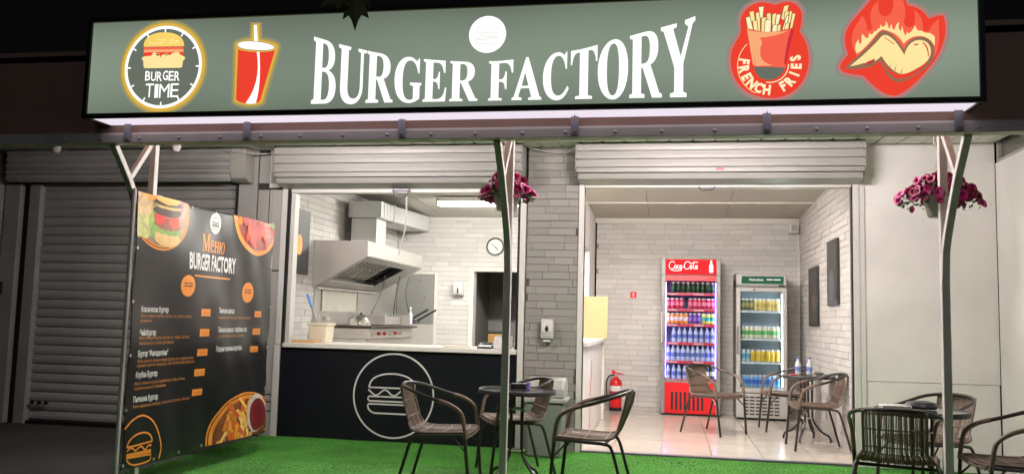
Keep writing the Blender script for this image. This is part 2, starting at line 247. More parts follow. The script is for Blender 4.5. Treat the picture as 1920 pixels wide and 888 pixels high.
m_steelp = mat('painted steel tube', (.55, .52, .50), .45, var=.05, scale=12)
m_brown = mat('brown fascia sheet', (.38, .225, .165), .55, var=.08, scale=5, dirt=.2)
m_lip = mat('grey steel flange', (.56, .51, .47), .5, metal=.0, var=.08, dirt=.2)
m_bolt = mat('zinc bolt', (.55, .53, .52), .35, metal=.8)
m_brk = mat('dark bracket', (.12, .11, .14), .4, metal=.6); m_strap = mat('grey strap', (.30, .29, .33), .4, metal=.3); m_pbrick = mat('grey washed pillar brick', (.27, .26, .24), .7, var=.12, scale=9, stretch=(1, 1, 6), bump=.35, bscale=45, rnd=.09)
m_black = mat('black lacquer', (.008, .009, .012), .33, var=.03, rvar=.03, scale=2, spec=.25)
m_blk = mat('black plastic', (.014, .014, .015), .45)
m_ceilp = mat('ceiling panel', (.52, .485, .43), .7, var=.03, scale=2)
m_kceil = mat('kitchen ceiling panel', (.46, .44, .40), .6, var=.03)
m_trim = mat('pale trim', (.66, .63, .58), .5, var=.03)
m_canopy = mat('white roof sheet', (.80, .77, .76), .5, var=.05, dirt=.12)
m_steel = mat('brushed steel', (.64, .625, .59), .36, metal=.8, var=.025, scale=3, stretch=(1, 1, 9), rvar=.12)
m_galv = mat('galvanised duct', (.70, .71, .71), .38, metal=.55, var=.05, scale=30)
m_counter = mat('white counter top', (.72, .69, .64), .35, var=.03)
m_cline = mat('pale counter line', (.62, .62, .58), .5, var=.02)
m_red = mat('red enamel', (.62, .012, .018), .3, var=.05)
m_tube = mat('dark brown steel tube', (.022, .017, .015), .33, var=.15, scale=30)
m_ratt = mat('rattan weave', (.14, .098, .072), .55, var=.25, scale=60, bump=.3, bscale=200)
m_rattd = mat('rattan wrap', (.13, .085, .06), .45, var=.25, scale=80, bump=.3, bscale=200)
m_top = mat('smoked table glass', (.035, .042, .04), .12, var=.05, coat=.5)

# ------------------------------------------------------------------ ground, carpet, room floor
struct('ground', MB().box(-60, 60, -60, .2, -.5, -.004), m_asph)
mb = MB(); nx, ny = 60, 30
for j in range(ny+1):
    for i in range(nx+1):
        x = -3.93+6.69*i/nx; y = -3.75+3.74*j/ny
        z = .006+.0025*math.sin(x*2.1+y)*math.sin(y*3.3)+.0015*math.sin(x*7+2*y)
        mb.v.append((x, y, z))
for j in range(ny):
    for i in range(nx): a = j*(nx+1)+i; mb.f.append((a, a+1, a+nx+2, a+nx+1)); mb.m.append(0)
struct('carpet', mb, m_carpet, smooth=True)
import numpy as np
def turf():
    g = np.random.default_rng(3); n = 230000
    x = g.uniform(-3.92, 2.75, n); y = -.02-3.2*g.random(n)**1.25
    lean = .55*np.sin(x*1.9+np.sin(y*2.3)*1.4)+.35*np.sin(y*5.1+x)+g.normal(0, .5, n); dirn = g.uniform(0, 6.283, n)
    h = g.uniform(.004, .008, n); w = g.uniform(.0013, .0024, n); zb = .006+.0025*np.sin(x*2.1+y)*np.sin(y*3.3)+.0015*np.sin(x*7+2*y)
    c, s_ = np.cos(dirn)*w, np.sin(dirn)*w
    v = np.empty((n, 3, 3)); v[:, 0] = np.stack([x-c, y-s_, zb], 1); v[:, 1] = np.stack([x+c, y+s_, zb], 1); v[:, 2] = np.stack([x+h*lean*.9, y+h*g.normal(0, .5, n), zb+h], 1)
    me = bpy.data.meshes.new('turf_pile'); me.vertices.add(n*3); me.vertices.foreach_set('co', v.ravel()); me.loops.add(n*3); me.loops.foreach_set('vertex_index', np.arange(n*3, dtype=np.int32))
    me.polygons.add(n); me.polygons.foreach_set('loop_start', np.arange(0, n*3, 3, dtype=np.int32)); me.update(calc_edges=True); me.materials.append(mat('turf fibre', (.085, .36, .045), .85, var=.16, scale=5, dirt=.38))
    o = bpy.data.objects.new('turf_pile', me); COL.objects.link(o); o['kind'] = 'stuff'; o['label'] = 'short green artificial turf pile covering the terrace'; o['category'] = 'turf'
turf()
RX0, RX1, YB = -1.02, 1.715, 3.95
floor = struct('floor', MB().box(-3.95, RX1+.1, .0, YB+.1, -.12, .006), m_grout)
unit = MB().box(-.5, .5, -.5, .5, -.5, .5).mesh('tile', m_tile)
ub = unit.copy(); ub.name = 'brick'; ub.materials[0] = m_brick
ub2 = unit.copy(); ub2.name = 'brick'; ub2.materials[0] = m_pbrick
TS = .455
def piece(name, me, parent, loc, scale, rot=0):
    o = bpy.data.objects.new(name, me); COL.objects.link(o); o.parent = parent; o.location = Vector(loc)-OFF[parent]; o.scale = scale; o.rotation_euler.z = rot; return o
for i in range(7):
    for j in range(9):
        x0 = RX0+.05+i*TS; y0 = .03+j*TS; x1 = min(x0+TS-.004, RX1-.002); y1 = min(y0+TS-.004, YB-.002)
        if x0 > RX1-.02: continue
        piece('tile', unit, floor, ((x0+x1)/2, (y0+y1)/2, .012+random.uniform(-.0004, .0004)), (x1-x0, y1-y0, .012))
o = tag(obj('threshold', MB().box(-.80, 1.60, -.035, .028, 0, .024), m_brk, bevel=.004), 'dark metal threshold strip along the open shop doorway', 'threshold')

# ------------------------------------------------------------------ brick walls
def brick_wall(label, axis, fixed, a0, a1, z0, z1, face, seen=None, thick=.1, first=0, hole=None, cap=300, me=None, rm=None, jm=None):
    me = me or ub; rm = rm or m_brick; jm = jm or m_joint
    """a slab with thin whitewashed bricks standing proud of dark joints; axis = running direction, face = -1/+1 side"""
    if axis == 'x': slab = (a0, a1, min(fixed, fixed-face*thick), max(fixed, fixed-face*thick), z0, z1)
    else: slab = (min(fixed, fixed-face*thick), max(fixed, fixed-face*thick), a0, a1, z0, z1)
    mb = MB()
    if hole:
        h0, h1, hz = hole
        for q in ((a0, h0, z0, z1), (h1, a1, z0, z1), (h0, h1, hz, z1)):
            mb.box(q[0], q[1], slab[2], slab[3], q[2], q[3])
    else: mb.box(*slab)
    loc = ((slab[0]+slab[1])/2, (slab[2]+slab[3])/2, z0)
    w = tag(obj('brick_wall', mb, jm), label, 'wall'); 
    CH, ln = .069, .305; rest = MB(); cand = []
    k = 0; z = z0
    while z < z1-.02:
        h = min(CH, z1-z)-.0045; x = a0-random.uniform(0, ln)
        while x < a1:
            L = ln*random.choice((.62, .85, 1, 1, 1.2, 1.35)); p, q = max(x, a0), min(x+L-.004, a1); x += L
            if q-p < .03: continue
            c = (p+q)/2; zc = z+h/2+random.uniform(-.0008, .0008)
            if hole and p < hole[1] and q > hole[0] and zc < hole[2]:
                if p < hole[0]-.03: q = hole[0]
                elif q > hole[1]+.03: p = hole[1]
                else: continue
                c = (p+q)/2
            pr = .009+random.uniform(-.002, .0035); cand.append((c, zc, q-p, h, pr))
        z += CH; k += 1
    vis = [b for b in cand if seen is None or seen(b[0], b[1])]; hid = [b for b in cand if not (seen is None or seen(b[0], b[1]))]
    hid += vis[cap:]; vis = vis[:cap]
    for c, zc, L, h, pr in vis:
        if axis == 'x': piece('brick', me, w, (c, fixed+face*pr/2, zc), (L, pr, h))
        else: piece('brick', me, w, (fixed+face*pr/2, c, zc), (pr, L, h))
    for c, zc, L, h, pr in hid:
        f0, f1 = sorted((fixed, fixed+face*pr))
        if axis == 'x': rest.box(c-L/2, c+L/2, f0, f1, zc-h/2, zc+h/2)
        else: rest.box(f0, f1, c-L/2, c+L/2, zc-h/2, zc+h/2)
    if rest.v:
        r = obj('brickwork', rest, rm, w); r['kind'] = 'stuff'
    return w
brick_wall('whitewashed brick back wall behind the two drinks fridges', 'x', YB, RX0+.02, RX1, 0, 2.70, -1, seen=lambda x, z: not (-.08 < x < .62 and z < 1.98) and not (.85 < x < 1.42 and z < 1.8) and z > .0 and (x > -.9 or z > .9))
brick_wall('whitewashed brick side wall carrying two narrow dark pictures', 'y', RX1, .16, YB-.012, 0, 2.95, -1, seen=lambda y, z: z > .25 and (y < 3.2 or z > 1.0))
brick_wall('whitewashed brick wall behind the cooker hood and duct', 'y', -3.9, .16, YB, .7, 2.80, 1, seen=lambda y, z: z > .88 and not (.97 < y < 3.1 and 1.5 < z < 2.0))
brick_wall('whitewashed brick kitchen wall with the round clock', 'x', YB, -3.885, RX0-.1, .0, 2.70, -1, seen=lambda x, z: z > .86 and (x > -3.42 or z > 1.8), hole=(-2.74, -1.95, 1.87))
# pillar between the two openings: bricks on its street side
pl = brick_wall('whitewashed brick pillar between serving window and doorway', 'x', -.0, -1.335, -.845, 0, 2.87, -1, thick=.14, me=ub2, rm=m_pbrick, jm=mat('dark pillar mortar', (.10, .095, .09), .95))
# partition between kitchen and room
pt = tag(obj('partition_wall', MB().box(-1.14, -1.02, .15, YB-.02, 0, .94).box(-1.14, -1.02, .15, 1.0, .94, 2.8).box(-1.14, -1.02, 2.9, YB-.02, .94, 2.8).box(-1.14, -1.02, 1.0, 2.9, 2.15, 2.8), m_white), 'white partition with a serving hatch between kitchen and room', 'wall')
hf = tag(obj('hatch_frame', MB().box(-1.16, -1.0, 2.86, 2.93, .96, 2.17).box(-1.16, -1.0, 1.0, 1.06, .96, 2.17).box(-1.16, -1.0, 1.06, 2.86, 2.1, 2.17), m_alu, bevel=.004), 'white frame of the serving hatch beside the tan board', 'frame')
# ceilings (both fall gently towards the back)
def zc_room(y): return 2.80-.045*max(0, y-.3)/1.0 if y < 3.95 else 2.64
ce = thing('ceiling', 'beige panelled ceiling over the seating room', 'ceiling', (.35, 2, 2.8)); ce['kind'] = 'structure'; del ce['category']
def slope_box(mb, x0, x1, y0, y1, t, drop=0):
    za, zb = zc_room(y0)-drop, zc_room(y1)-drop; n = len(mb.v)
    mb.v += [(x0, y0, za), (x1, y0, za), (x0, y1, zb), (x1, y1, zb), (x0, y0, za+t), (x1, y0, za+t), (x0, y1, zb+t), (x1, y1, zb+t)]
    for q in ((0, 2, 3, 1), (4, 5, 7, 6), (0, 1, 5, 4), (2, 6, 7, 3), (0, 4, 6, 2), (1, 3, 7, 5)): mb.f.append(tuple(n+i for i in q)); mb.m.append(0)
    return mb
xs = [RX0, -.28, .72, RX1]; ys = [.14, .95, 1.75, 2.75, YB]
for i in range(3):
    for j in range(4): obj('ceiling_panel', slope_box(MB(), xs[i]+.003, xs[i+1]-.003, ys[j]+.003, ys[j+1]-.003, .02, -.002*((i+j) % 2)), m_ceilp, ce)
obj('roof_deck', slope_box(MB(), RX0-.1, RX1+.1, .12, YB+.1, .1, -.03), m_groove, ce)
for y in ys[1:-1]: obj('cover_strip', slope_box(MB(), RX0, RX1, y-.025, y+.025, .012, .012), m_trim, ce)
obj('cornice', MB().box(RX0, RX1, YB-.03, YB-.012, 2.57, 2.635), m_trim, ce)
kc = thing('ceiling', 'grey panelled kitchen ceiling under the double fluorescent tube', 'ceiling', (-2.5, 2, 2.8)); kc['kind'] = 'structure'; del kc['category']
for i, (a, b) in enumerate(((-3.9, -3.2), (-3.2, -2.4), (-2.4, -1.6), (-1.6, -1.14))): obj('ceiling_panel', slope_box(MB(), a+.004, b-.004, .14, YB, .02, 0), m_kceil, kc)
obj('roof_deck', slope_box(MB(), -4, -1.1, .12, YB+.1, .1, -.03), m_groove, kc)
obj('cornice', MB().box(-3.885, -1.14, YB-.03, YB-.012, 2.60, 2.632), m_trim, kc)
# corner trunking
tag(obj('corner_trunking', MB().box(RX1-.032, RX1-.012, YB-.035, YB-.013, .02, 2.62), m_trim), 'thin pale trunking down the corner right of the fridges', 'trunking')

# ------------------------------------------------------------------ frontage: white wall right, side wall, pillars
fw = thing('white_wall', 'plain white panelled front wall right of the doorway', 'wall', (2.2, .05, 0))
obj('upper_panel', MB().box(1.70, 2.785, 0, .12, .745, 2.95), m_white, fw, bevel=.002)
obj('lower_panel', MB().box(1.70, 2.78, .002, .12, 0, .741), m_white, fw, bevel=.002)
obj('screw', MB().lathe([(.006, 0), (.006, .004)], 1.82, -.004, .735, 8), m_bolt, fw)
for sx in (1.76, 2.02, 2.28, 2.54, 2.75):
    for sz in (.70, .78, 2.3): obj('screw', MB().tube([(sx, .001, sz), (sx, -.003, sz)], .005, 6), m_bolt, fw)
obj('door_jamb', MB().box(1.655, 1.70, -.02, .14, 0, 2.6), m_alu, fw, bevel=.003)
sw = thing('side_wall', 'white side wall running towards the street at far right', 'wall', (2.85, -1.5, 0))
obj('lower_panel', MB().box(2.789, 2.9, -4.2, -.002, 0, 2.66), m_white, sw, bevel=.003)
obj('window_frame', MB().box(2.80, 2.86, -4.2, -.004, 2.662, 2.69).box(2.80, 2.86, -.86, -.80, 2.69, 3.1).box(2.80, 2.86, -.05, -.004, 2.69, 3.1), m_alud, sw)
obj('pane', MB().box(2.825, 2.835, -4.2, -.05, 2.69, 3.1), mat('dark window glass', (.10, .095, .085), .12), sw)
bp = tag(obj('upper_facade', MB().box(-8.5, 2.95, .0, .12, 2.962, 3.9), m_alud), 'unlit upper front of the building above the canopy', 'wall')
lp = thing('panelled_pillar', 'grey panelled pillar between closed shutter and serving window', 'pillar', (-4.07, .05, 0))
obj('backing', MB().box(-4.32, -3.86, .004, .14, 0, 2.95), m_groove, lp)
obj('front_panel', MB().box(-4.315, -4.115, -.012, .02, 0, 2.95), m_alud, lp, bevel=.003)
for a, b in ((0, .24), (.245, .33), (.337, .40), (.405, 1.62), (1.625, 2.44), (2.50, 2.80)):
    obj('front_panel', MB().box(-4.10, -3.985, -.008, .02, a+.004, b-.004), m_alud, lp, bevel=.002)
    obj('front_panel', MB().box(-3.97, -3.835, -.014, .02, a+.004, b-.004), mat('pale pillar paint', (.42, .40, .375), .45, var=.05, dirt=.15), lp, bevel=.002)
fp = thing('panelled_pillar', 'dark grey pillar at the far left edge beyond the closed shutter', 'pillar', (-7, 0, 0))
obj('post', MB().box(-6.98, -6.80, -.05, .1, 0, 2.5), m_shut, fp, bevel=.004); obj('post', MB().box(-7.6, -7.0, -.12, .1, 0, 2.9), m_shut, fp, bevel=.004)
obj('recess', MB().box(-6.80, -6.70, .02, .1, 0, 2.5), m_groove, fp)
lb = thing('letter_box', 'small black box with pale latch on the far left pillar', 'box', (-7.0, -.16, 1.38))
obj('body', MB().box(-7.30, -6.86, -.2, -.12, 1.32, 1.46), m_blk, lb, bevel=.008); obj('latch', MB().box(-6.9, -6.87, -.215, -.2, 1.37, 1.41), m_bolt, lb)

# ------------------------------------------------------------------ shutters
def shutter_box(label, x0, x1, z0, z1, m, depth=.25, n=3, lead=True):
    t = thing('shutter_box', label, 'shutter box', ((x0+x1)/2, 0, z0))
    h = (z1-z0-.10)/n
    obj('casing', MB().prism([(-.0, z0+.06), (-depth+.03, z0+.075), (-depth+.03, z1-.01), (-.0, z1-.01)], 'x', x0+.012, x1-.012), m_box, t)
    for k in range(n):
        a = z0+.10+k*h
        obj('slat', MB().prism([(-depth, a+.006), (-depth-.006, a+h*.45), (-depth, a+h-.004), (-depth+.02, a+h-.004), (-depth+.02, a+.006)], 'x', x0+.008, x1-.008), m_box, t, bevel=.002)
    obj('lower_rail', MB().prism([(-depth+.006, z0+.058), (-depth+.0, z0+.096), (-depth+.03, z0+.096), (-depth+.03, z0+.058)], 'x', x0+.01, x1-.01), m_box, t, bevel=.003)
    obj('lower_rail', MB().prism([(-depth+.03, z0+.0), (-depth+.012, z0+.05), (-.01, z0+.05), (-.01, z0-.03)], 'x', x0+.02, x1-.02), m_box, t, bevel=.003)
    for x in (x0, x1-.008):
        obj('end_plate', MB().prism([(0, z0+.02), (-depth+.06, z0+.03), (-depth-.004, z0+.1), (-depth-.004, z1), (0, z1)], 'x', x, x+.008), m_box, t)
        for k in range(n): obj('rivet', MB().tube([(x+.03*(1 if x == x0 else -1), -depth-.002, z0+.13+k*h), (x+.03*(1 if x == x0 else -1), -depth-.009, z0+.13+k*h)], .005, 6), m_bolt, t)
    return t
shutter_box('white roller shutter box over the kitchen serving window', -3.835, -1.36, 2.47, 2.832, m_box)
t = shutter_box('white roller shutter box over the open doorway', -.862, 1.672, 2.50, 2.83, m_box)
obj('sticker', MB().box(.40, .47, -.262, -.258, 2.575, 2.592), m_red, t)
# closed shutter on the left
cs = thing('roller_shutter', 'closed dark grey roller shutter behind the menu banner', 'shutter', (-5.45, .03, 0))
ml = m_shut
sl = MB().prism([(0, .003), (-.012, .02), (-.017, .05), (-.012, .084), (0, .0955), (.012, .0955), (.012, .003)], 'x', -1.13, 1.13).mesh('slat', ml)
for k in range(26):
    z = .03+k*.0965
    if z > 2.46: break
    o = obj('slat', sl, None, cs); o.location = (0, .02+random.uniform(-.003, .003), z); o.rotation_euler = (random.uniform(-.03, .03), random.uniform(-.0012, .0012), 0)
obj('bottom_bar', MB().box(-6.60, -4.34, -.0, .05, -.002, .03), m_blk, cs)
obj('guide_rail', MB().box(-6.70, -6.575, -.03, .07, 0, 2.5), ml, cs, bevel=.004); obj('guide_rail', MB().box(-4.335, -4.32, -.03, .07, 0, 2.5), m_blk, cs)
for q in (-6.52, -6.44, -6.36): obj('lock_slot', MB().prism([(q, .2), (q+.035, .2), (q+.045, .23), (q+.01, .24)], 'y', -.02, -.001), m_blk, cs)
cb = thing('shutter_box', 'dark grey roller shutter box above the closed shutter', 'shutter box', (-5.5, 0, 2.5))
obj('casing', MB().box(-6.86, -4.34, -.17, 0, 2.52, 2.825), ml, cb)
for k, (a, b) in enumerate(((2.775, 2.83), (2.70, 2.77), (2.625, 2.695), (2.575, 2.62), (2.50, 2.57))):
    obj('slat', MB().prism([(-.185+.02*(k == 4), a), (-.205+.01*(k == 4), (a+b)/2), (-.2, b-.004), (-.165, b-.004), (-.165, a)], 'x', -6.87, -4.33), ml, cb, bevel=.002)
obj('end_plate', MB().prism([(0, 2.53), (-.12, 2.50), (-.21, 2.60), (-.21, 2.9), (0, 2.9)], 'x', -4.33, -4.318), m_alud, cb)
# curved end cowl beside the pillar
obj('end_cowl', MB().prism([(0, 2.50), (-.10, 2.50), (-.17, 2.53), (-.205, 2.60), (-.205, 2.86), (0, 2.86)], 'x', -4.316, -4.16), mat('beige cowl paint', (.36, .345, .31), .5, dirt=.1), cb, smooth=True)
# door frame
df = thing('door_frame', 'white aluminium frame around the open doorway', 'frame', (.4, 0, 0))
obj('jamb', MB().box(-.843, -.795, -.03, .12, 0, 2.52), m_alu, df, bevel=.003)
obj('jamb', MB().box(1.60, 1.653, -.03, .12, 0, 2.52), m_alu, df, bevel=.003)
obj('track', MB().box(1.588, 1.598, -.02, .05, .02, 2.5), m_blk, df); obj('track', MB().box(-.793, -.786, 0, .04, .02, 2.5), m_blk, df)
obj('lintel', MB().box(-.79, 1.59, -.02, .12, 2.452, 2.52), m_alu, df, bevel=.003)
obj('latch', MB().tube([(.26, -.06, 2.45), (.27, -.07, 2.425), (.33, -.07, 2.42), (.39, -.07, 2.425), (.40, -.06, 2.45)], .007, 6), m_brk, df)
obj('inner_lintel', MB().box(-1.02, RX1, .12, .16, 2.53, 2.95), m_white, df)
# serving window frame
wf = thing('window_frame', 'white frame with black seal around the serving window', 'frame', (-2.6, 0, .92))
obj('jamb', MB().box(-3.83, -3.775, -.03, .12, .9, 2.46), m_alu, wf, bevel=.003); obj('seal', MB().box(-3.774, -3.745, -.02, .1, .9, 2.44), m_blk, wf)
obj('jamb', MB().box(-3.744, -3.70, -.0, .1, .9, 2.43), m_alu, wf, bevel=.003)
obj('jamb', MB().box(-1.40, -1.345, -.03, .12, 0, 2.47), m_alu, wf, bevel=.003); obj('seal', MB().box(-1.425, -1.402, -.01, .1, .92, 2.42), m_blk, wf)
obj('lintel', MB().box(-3.74, -1.43, -.02, .1, 2.405, 2.45), m_alu, wf, bevel=.003)
obj('inner_lintel', MB().box(-3.9, -1.14, .12, .16, 2.46, 2.85), m_white, wf)
obj('latch', MB().box(-2.68, -2.50, -.05, -.02, 2.42, 2.44).tube([(-2.66, -.05, 2.42), (-2.655, -.06, 2.38), (-2.62, -.06, 2.36), (-2.55, -.06, 2.36), (-2.515, -.06, 2.38), (-2.51, -.05, 2.42)], .008, 6), m_brk, wf)
tag(obj('pull_cord', MB().tube(smooth_path([(-2.53, -.05, 2.37), (-2.54, .0, 2.1), (-2.60, .03, 1.86), (-2.61, .03, 1.80)]), .008, 6), m_trim), 'pale pull cord hanging in the serving window', 'cord')
tag(obj('inner_wall', MB().box(-3.99, -3.902, .14, YB, 0, 2.8).box(-3.99, -3.84, -.0, .14, 2.46, 2.9), m_white), 'outer skin of the kitchen wall beside the window frame', 'wall')

# ------------------------------------------------------------------ canopy
YS = -3.45
cn = thing('canopy', 'corrugated white canopy with brown fascia over the terrace', 'canopy', (-2, -1.7, 2.6))
mb = MB(); x = -8.6; prof = []
while x < 2.78:
    prof += [(x, 0), (x+.178, .0), (x+.182, .012), (x+.196, .012)]; x += .2
def roof(x, dz, y): return (x, y, 2.842-.03*(-y)+dz)
for a, b in zip(prof[:-1], prof[1:]):
    mb.face([roof(a[0], a[1], -3.12), roof(b[0], b[1], -3.12), roof(b[0], b[1], -.01), roof(a[0], a[1], -.01)])
obj('roof_sheet', mb, m_canopy, cn)
obj('roof_top', MB().prism([(-3.2, 2.79), (-.01, 2.945), (-.01, 2.96), (-3.2, 2.83)], 'x', -8.6, 2.785), m_groove, cn)
obj('fascia', MB().box(-8.6, 4.5, -3.20, -3.14, 2.30, 2.86), m_brown, cn)
obj('flange', MB().prism([(-3.235, 2.245), (-3.235, 2.298), (-3.205, 2.316), (-3.14, 2.316), (-3.14, 2.245)], 'x', -8.6, 4.5), m_lip, cn, bevel=.003)
bx = -7.6
while bx < 2.6:
    o = obj('bolt', MB().lathe([(.001, .0), (.009, 0), (.009, .006), (.004, .010), (.001, .010)], 0, 0, 0, 8), m_bolt, cn, smooth=True, world=False)
    o.location = Vector((bx+random.uniform(-.02, .02), -3.236, 2.272))-OFF[cn]; o.rotation_euler = (PI/2, 0, 0); bx += .27
for x in (-3.37, -2.56, -1.57, -.54, .52, 1.50):
    b = obj('bracket', MB().box(x-.022, x+.022, -3.247, -3.237, 2.255, 2.372), m_strap, cn, bevel=.002)
    obj('bolt', MB().tube([(x, -3.248, 2.275), (x, -3.258, 2.275)], .008, 6), m_bolt, b)
for x, z in ((-6.4, 0), (1.75, 0)): obj('purlin', MB().box(-8.5, 2.7, -1.75+x*0, -1.70, 2.74, 2.795) if x < 0 else MB().box(-8.5, 2.7, -.75, -.71, 2.79, 2.83), m_canopy, cn)
# posts
def post(label, x):
    t = thing('canopy_post', label, 'post', (x, -2.72, 0), group='canopy posts')
    h = .0225; Y = -2.72
    obj('upright', MB().box(x-h, x+h, Y-h, Y+h, 0, 2.73), m_steelp, t, bevel=.004)
    a = MB(); P = [(-2.728, 1.50), (-2.745, 1.655), (-2.795, 1.755), (-2.89, 1.905), (-2.998, 2.06), (-3.165, 2.25)]
    w = .0205; n = len(P)
    L = []; R = []
    for i in range(n):
        p = Vector(P[max(i-1, 0)]); q = Vector(P[min(i+1, n-1)]); d = (q-p).normalized(); nn = Vector((-d.y, d.x))*w; c = Vector(P[i]); L.append(c+nn); R.append(c-nn)
    a.prism([tuple(v) for v in L]+[tuple(v) for v in reversed(R)], 'x', x-w, x+w)
    obj('arm', a, m_steelp, t, bevel=.003)
    b = MB(); d = Vector((.215, .275)).normalized(); nn = Vector((-d.y, d.x))*.017; p, q = Vector((-2.975, 2.07)), Vector((-2.76, 2.345))
    b.prism([tuple(p+nn), tuple(q+nn), tuple(q-nn), tuple(p-nn)], 'x', x-.017, x+.017); obj('brace', b, m_steelp, t, bevel=.003)
    obj('base_plate', MB().box(x-.08, x+.08, Y-.08, Y+.08, .006, .018), m_steelp, t, bevel=.003)
    return t
post('pale steel canopy post rising behind the menu banner', -3.513)
post('pale steel canopy post in front of the brick pillar table', -1.005)
post('pale steel canopy post in front of the white wall table', 1.566)
for x, y, z, l in ((-5.178, -1.6, 2.565, 'pale bulb under the canopy over the closed shutter'), (-4.054, -1.6, 2.566, 'pale bulb under the canopy between banner and pillar')):
    t = thing('light_bulb', l, 'bulb', (x, y, z)); obj('bulb', MB().lathe([(.001, -.055), (.025, -.048), (.04, -.02), (.04, .01), (.028, .045), (.02, .06)], x, y, z, 14), mat('unlit bulb glass', (.6, .58, .55), .3), t, smooth=True); obj('socket', MB().lathe([(.024, .055), (.026, .12), (.02, .27)], x, y, z, 10), m_canopy, t, smooth=True)
for lab, pts in (('thin grey cable drooping across the top of the brick pillar', [(-1.36, -.1, 2.83), (-1.2, -.05, 2.80), (-1.0, -.06, 2.775), (-.86, -.2, 2.80), (-.75, -.27, 2.83)]), ('thin pale cable looping over the beige shutter cowl', [(-4.6, -.22, 2.84), (-4.4, -.22, 2.80), (-4.2, -.22, 2.775), (-3.95, -.1, 2.79), (-3.84, -.2, 2.83)])):
    tag(obj('cable', MB().tube(smooth_path(pts), .006, 6), m_alud, smooth=True), lab, 'cable')
# lamp batten fixed to the canopy, out of sight above the fascia
def batten(label, x0, x1, y, z, strength, col, n=1, r=.014, gap=.06, hang=.03, refl=False):
    t = thing('batten_light', label, 'lamp', ((x0+x1)/2, y, z+.06))
    obj('housing', MB().box(x0, x1, y-.03-gap*(n-1)/2, y+.03+gap*(n-1)/2, z+hang, z+hang+.035), m_alu, t, bevel=.004)
    for k in range(n):
        yy = y+(k-(n-1)/2)*gap
        tb = obj('tube', MB().tube([(x0+.03, yy, z), (x1-.03, yy, z)], r, 8), glow('lit tube '+label[:14], col, strength, var=.0), t)
        for xx in (x0+.012, x1-.012): obj('lamp_holder', MB().box(xx-.012, xx+.012, yy-.018, yy+.018, z-.018, z+hang+.001), m_alu, t, bevel=.003)
    return t
batten('lit batten light under the canopy roof behind the fascia', -.3, .9, -2.1, 2.712, 800, (1, .90, .895), n=1)
batten('second lit batten light under the canopy roof nearer the banner', -3.5, -2.3, -1.9, 2.718, 510, (1, .915, .90), n=1)
# ------------------------------------------------------------------ illuminated sign
XS0, ZS0 = -3.502, 2.371
g_face = glow('lit sage sign film', (.205, .252, .195), 1.0, var=.0)
def painted_backlight(m):
    # uneven backlight painted into the emission, no tubes modelled: brightest at mid height, plus noise
    t = m.node_tree; N = t.nodes.new; L = t.links.new; b = t.nodes['Principled BSDF']; tc = N('ShaderNodeTexCoord'); mp = N('ShaderNodeMapping'); mp.inputs['Scale'].default_value = (.55, 1, .8)
    nz = N('ShaderNodeTexNoise'); nz.inputs['Scale'].default_value = 1.5; nz.inputs['Detail'].default_value = .5; L(tc.outputs['Object'], mp.inputs['Vector']); L(mp.outputs[0], nz.inputs['Vector'])
    sx = N('ShaderNodeSeparateXYZ'); L(tc.outputs['Object'], sx.inputs[0]); z0 = N('ShaderNodeMath'); z0.operation = 'SUBTRACT'; z0.inputs[1].default_value = .27; L(sx.outputs['Z'], z0.inputs[0])
    z2 = N('ShaderNodeMath'); z2.operation = 'MULTIPLY'; L(z0.outputs[0], z2.inputs[0]); L(z0.outputs[0], z2.inputs[1]); z3 = N('ShaderNodeMapRange'); z3.inputs['From Max'].default_value = .085; z3.inputs['To Min'].default_value = 1.14; z3.inputs['To Max'].default_value = .74; L(z2.outputs[0], z3.inputs['Value'])
    mr = N('ShaderNodeMapRange'); mr.inputs['From Min'].default_value = .3; mr.inputs['From Max'].default_value = .7; mr.inputs['To Min'].default_value = .84; mr.inputs['To Max'].default_value = 1.16; L(nz.outputs[0], mr.inputs['Value'])
    mu = N('ShaderNodeMath'); mu.operation = 'MULTIPLY'; L(mr.outputs[0], mu.inputs[0]); L(z3.outputs[0], mu.inputs[1]); L(mu.outputs[0], b.inputs['Emission Strength'])
painted_backlight(g_face)
g_white = glow('lit white film', (1, 1, .97), 1.15, var=.0)
g_gold = glow('lit amber film', (.76, .47, .06), .95, var=.0); g_gold2 = glow('lit amber fade', (.50, .37, .11), .9, var=.0); g_gold3 = glow('lit amber edge', (.34, .31, .15), .9, var=.0)
g_red = glow('lit red film', (.86, .055, .03), 1., var=.02); g_red2 = glow('lit coral film', (.93, .13, .075), 1., var=.03); g_red3 = glow('lit crimson film', (.62, .03, .05), 1., var=.02)
g_pink = glow('lit pink edge film', (.52, .20, .19), 1., var=.0); g_peach = glow('lit peach film', (.95, .42, .19), 1., var=.02)
g_yel = glow('lit pale yellow film', (1., .80, .35), 1., var=.05, scale=9); g_yel2 = glow('lit bun film', (.95, .66, .15), 1., var=.05); g_yel3 = glow('lit cream film', (1., .9, .55), 1., var=.02)
g_dark = glow('lit dark green film', (.085, .095, .07), 1., var=.0); g_brn = glow('lit brown film', (.22, .09, .03), 1., var=.0); g_disc = glow('lit grey green film', (.145, .165, .13), 1., var=.05)
g_under = glow('lit lilac diffuser', (.74, .655, .75), 1.18, var=.03, scale=2)
m_case = mat('dark sign case', (.012, .011, .010), .5); m_brass = mat('olive edge trim', (.22, .21, .06), .4, metal=.4)
sg = thing('illuminated_sign', 'long lit green shop sign reading BURGER FACTORY above the terrace', 'sign', (-1, -3.33, 2.371))
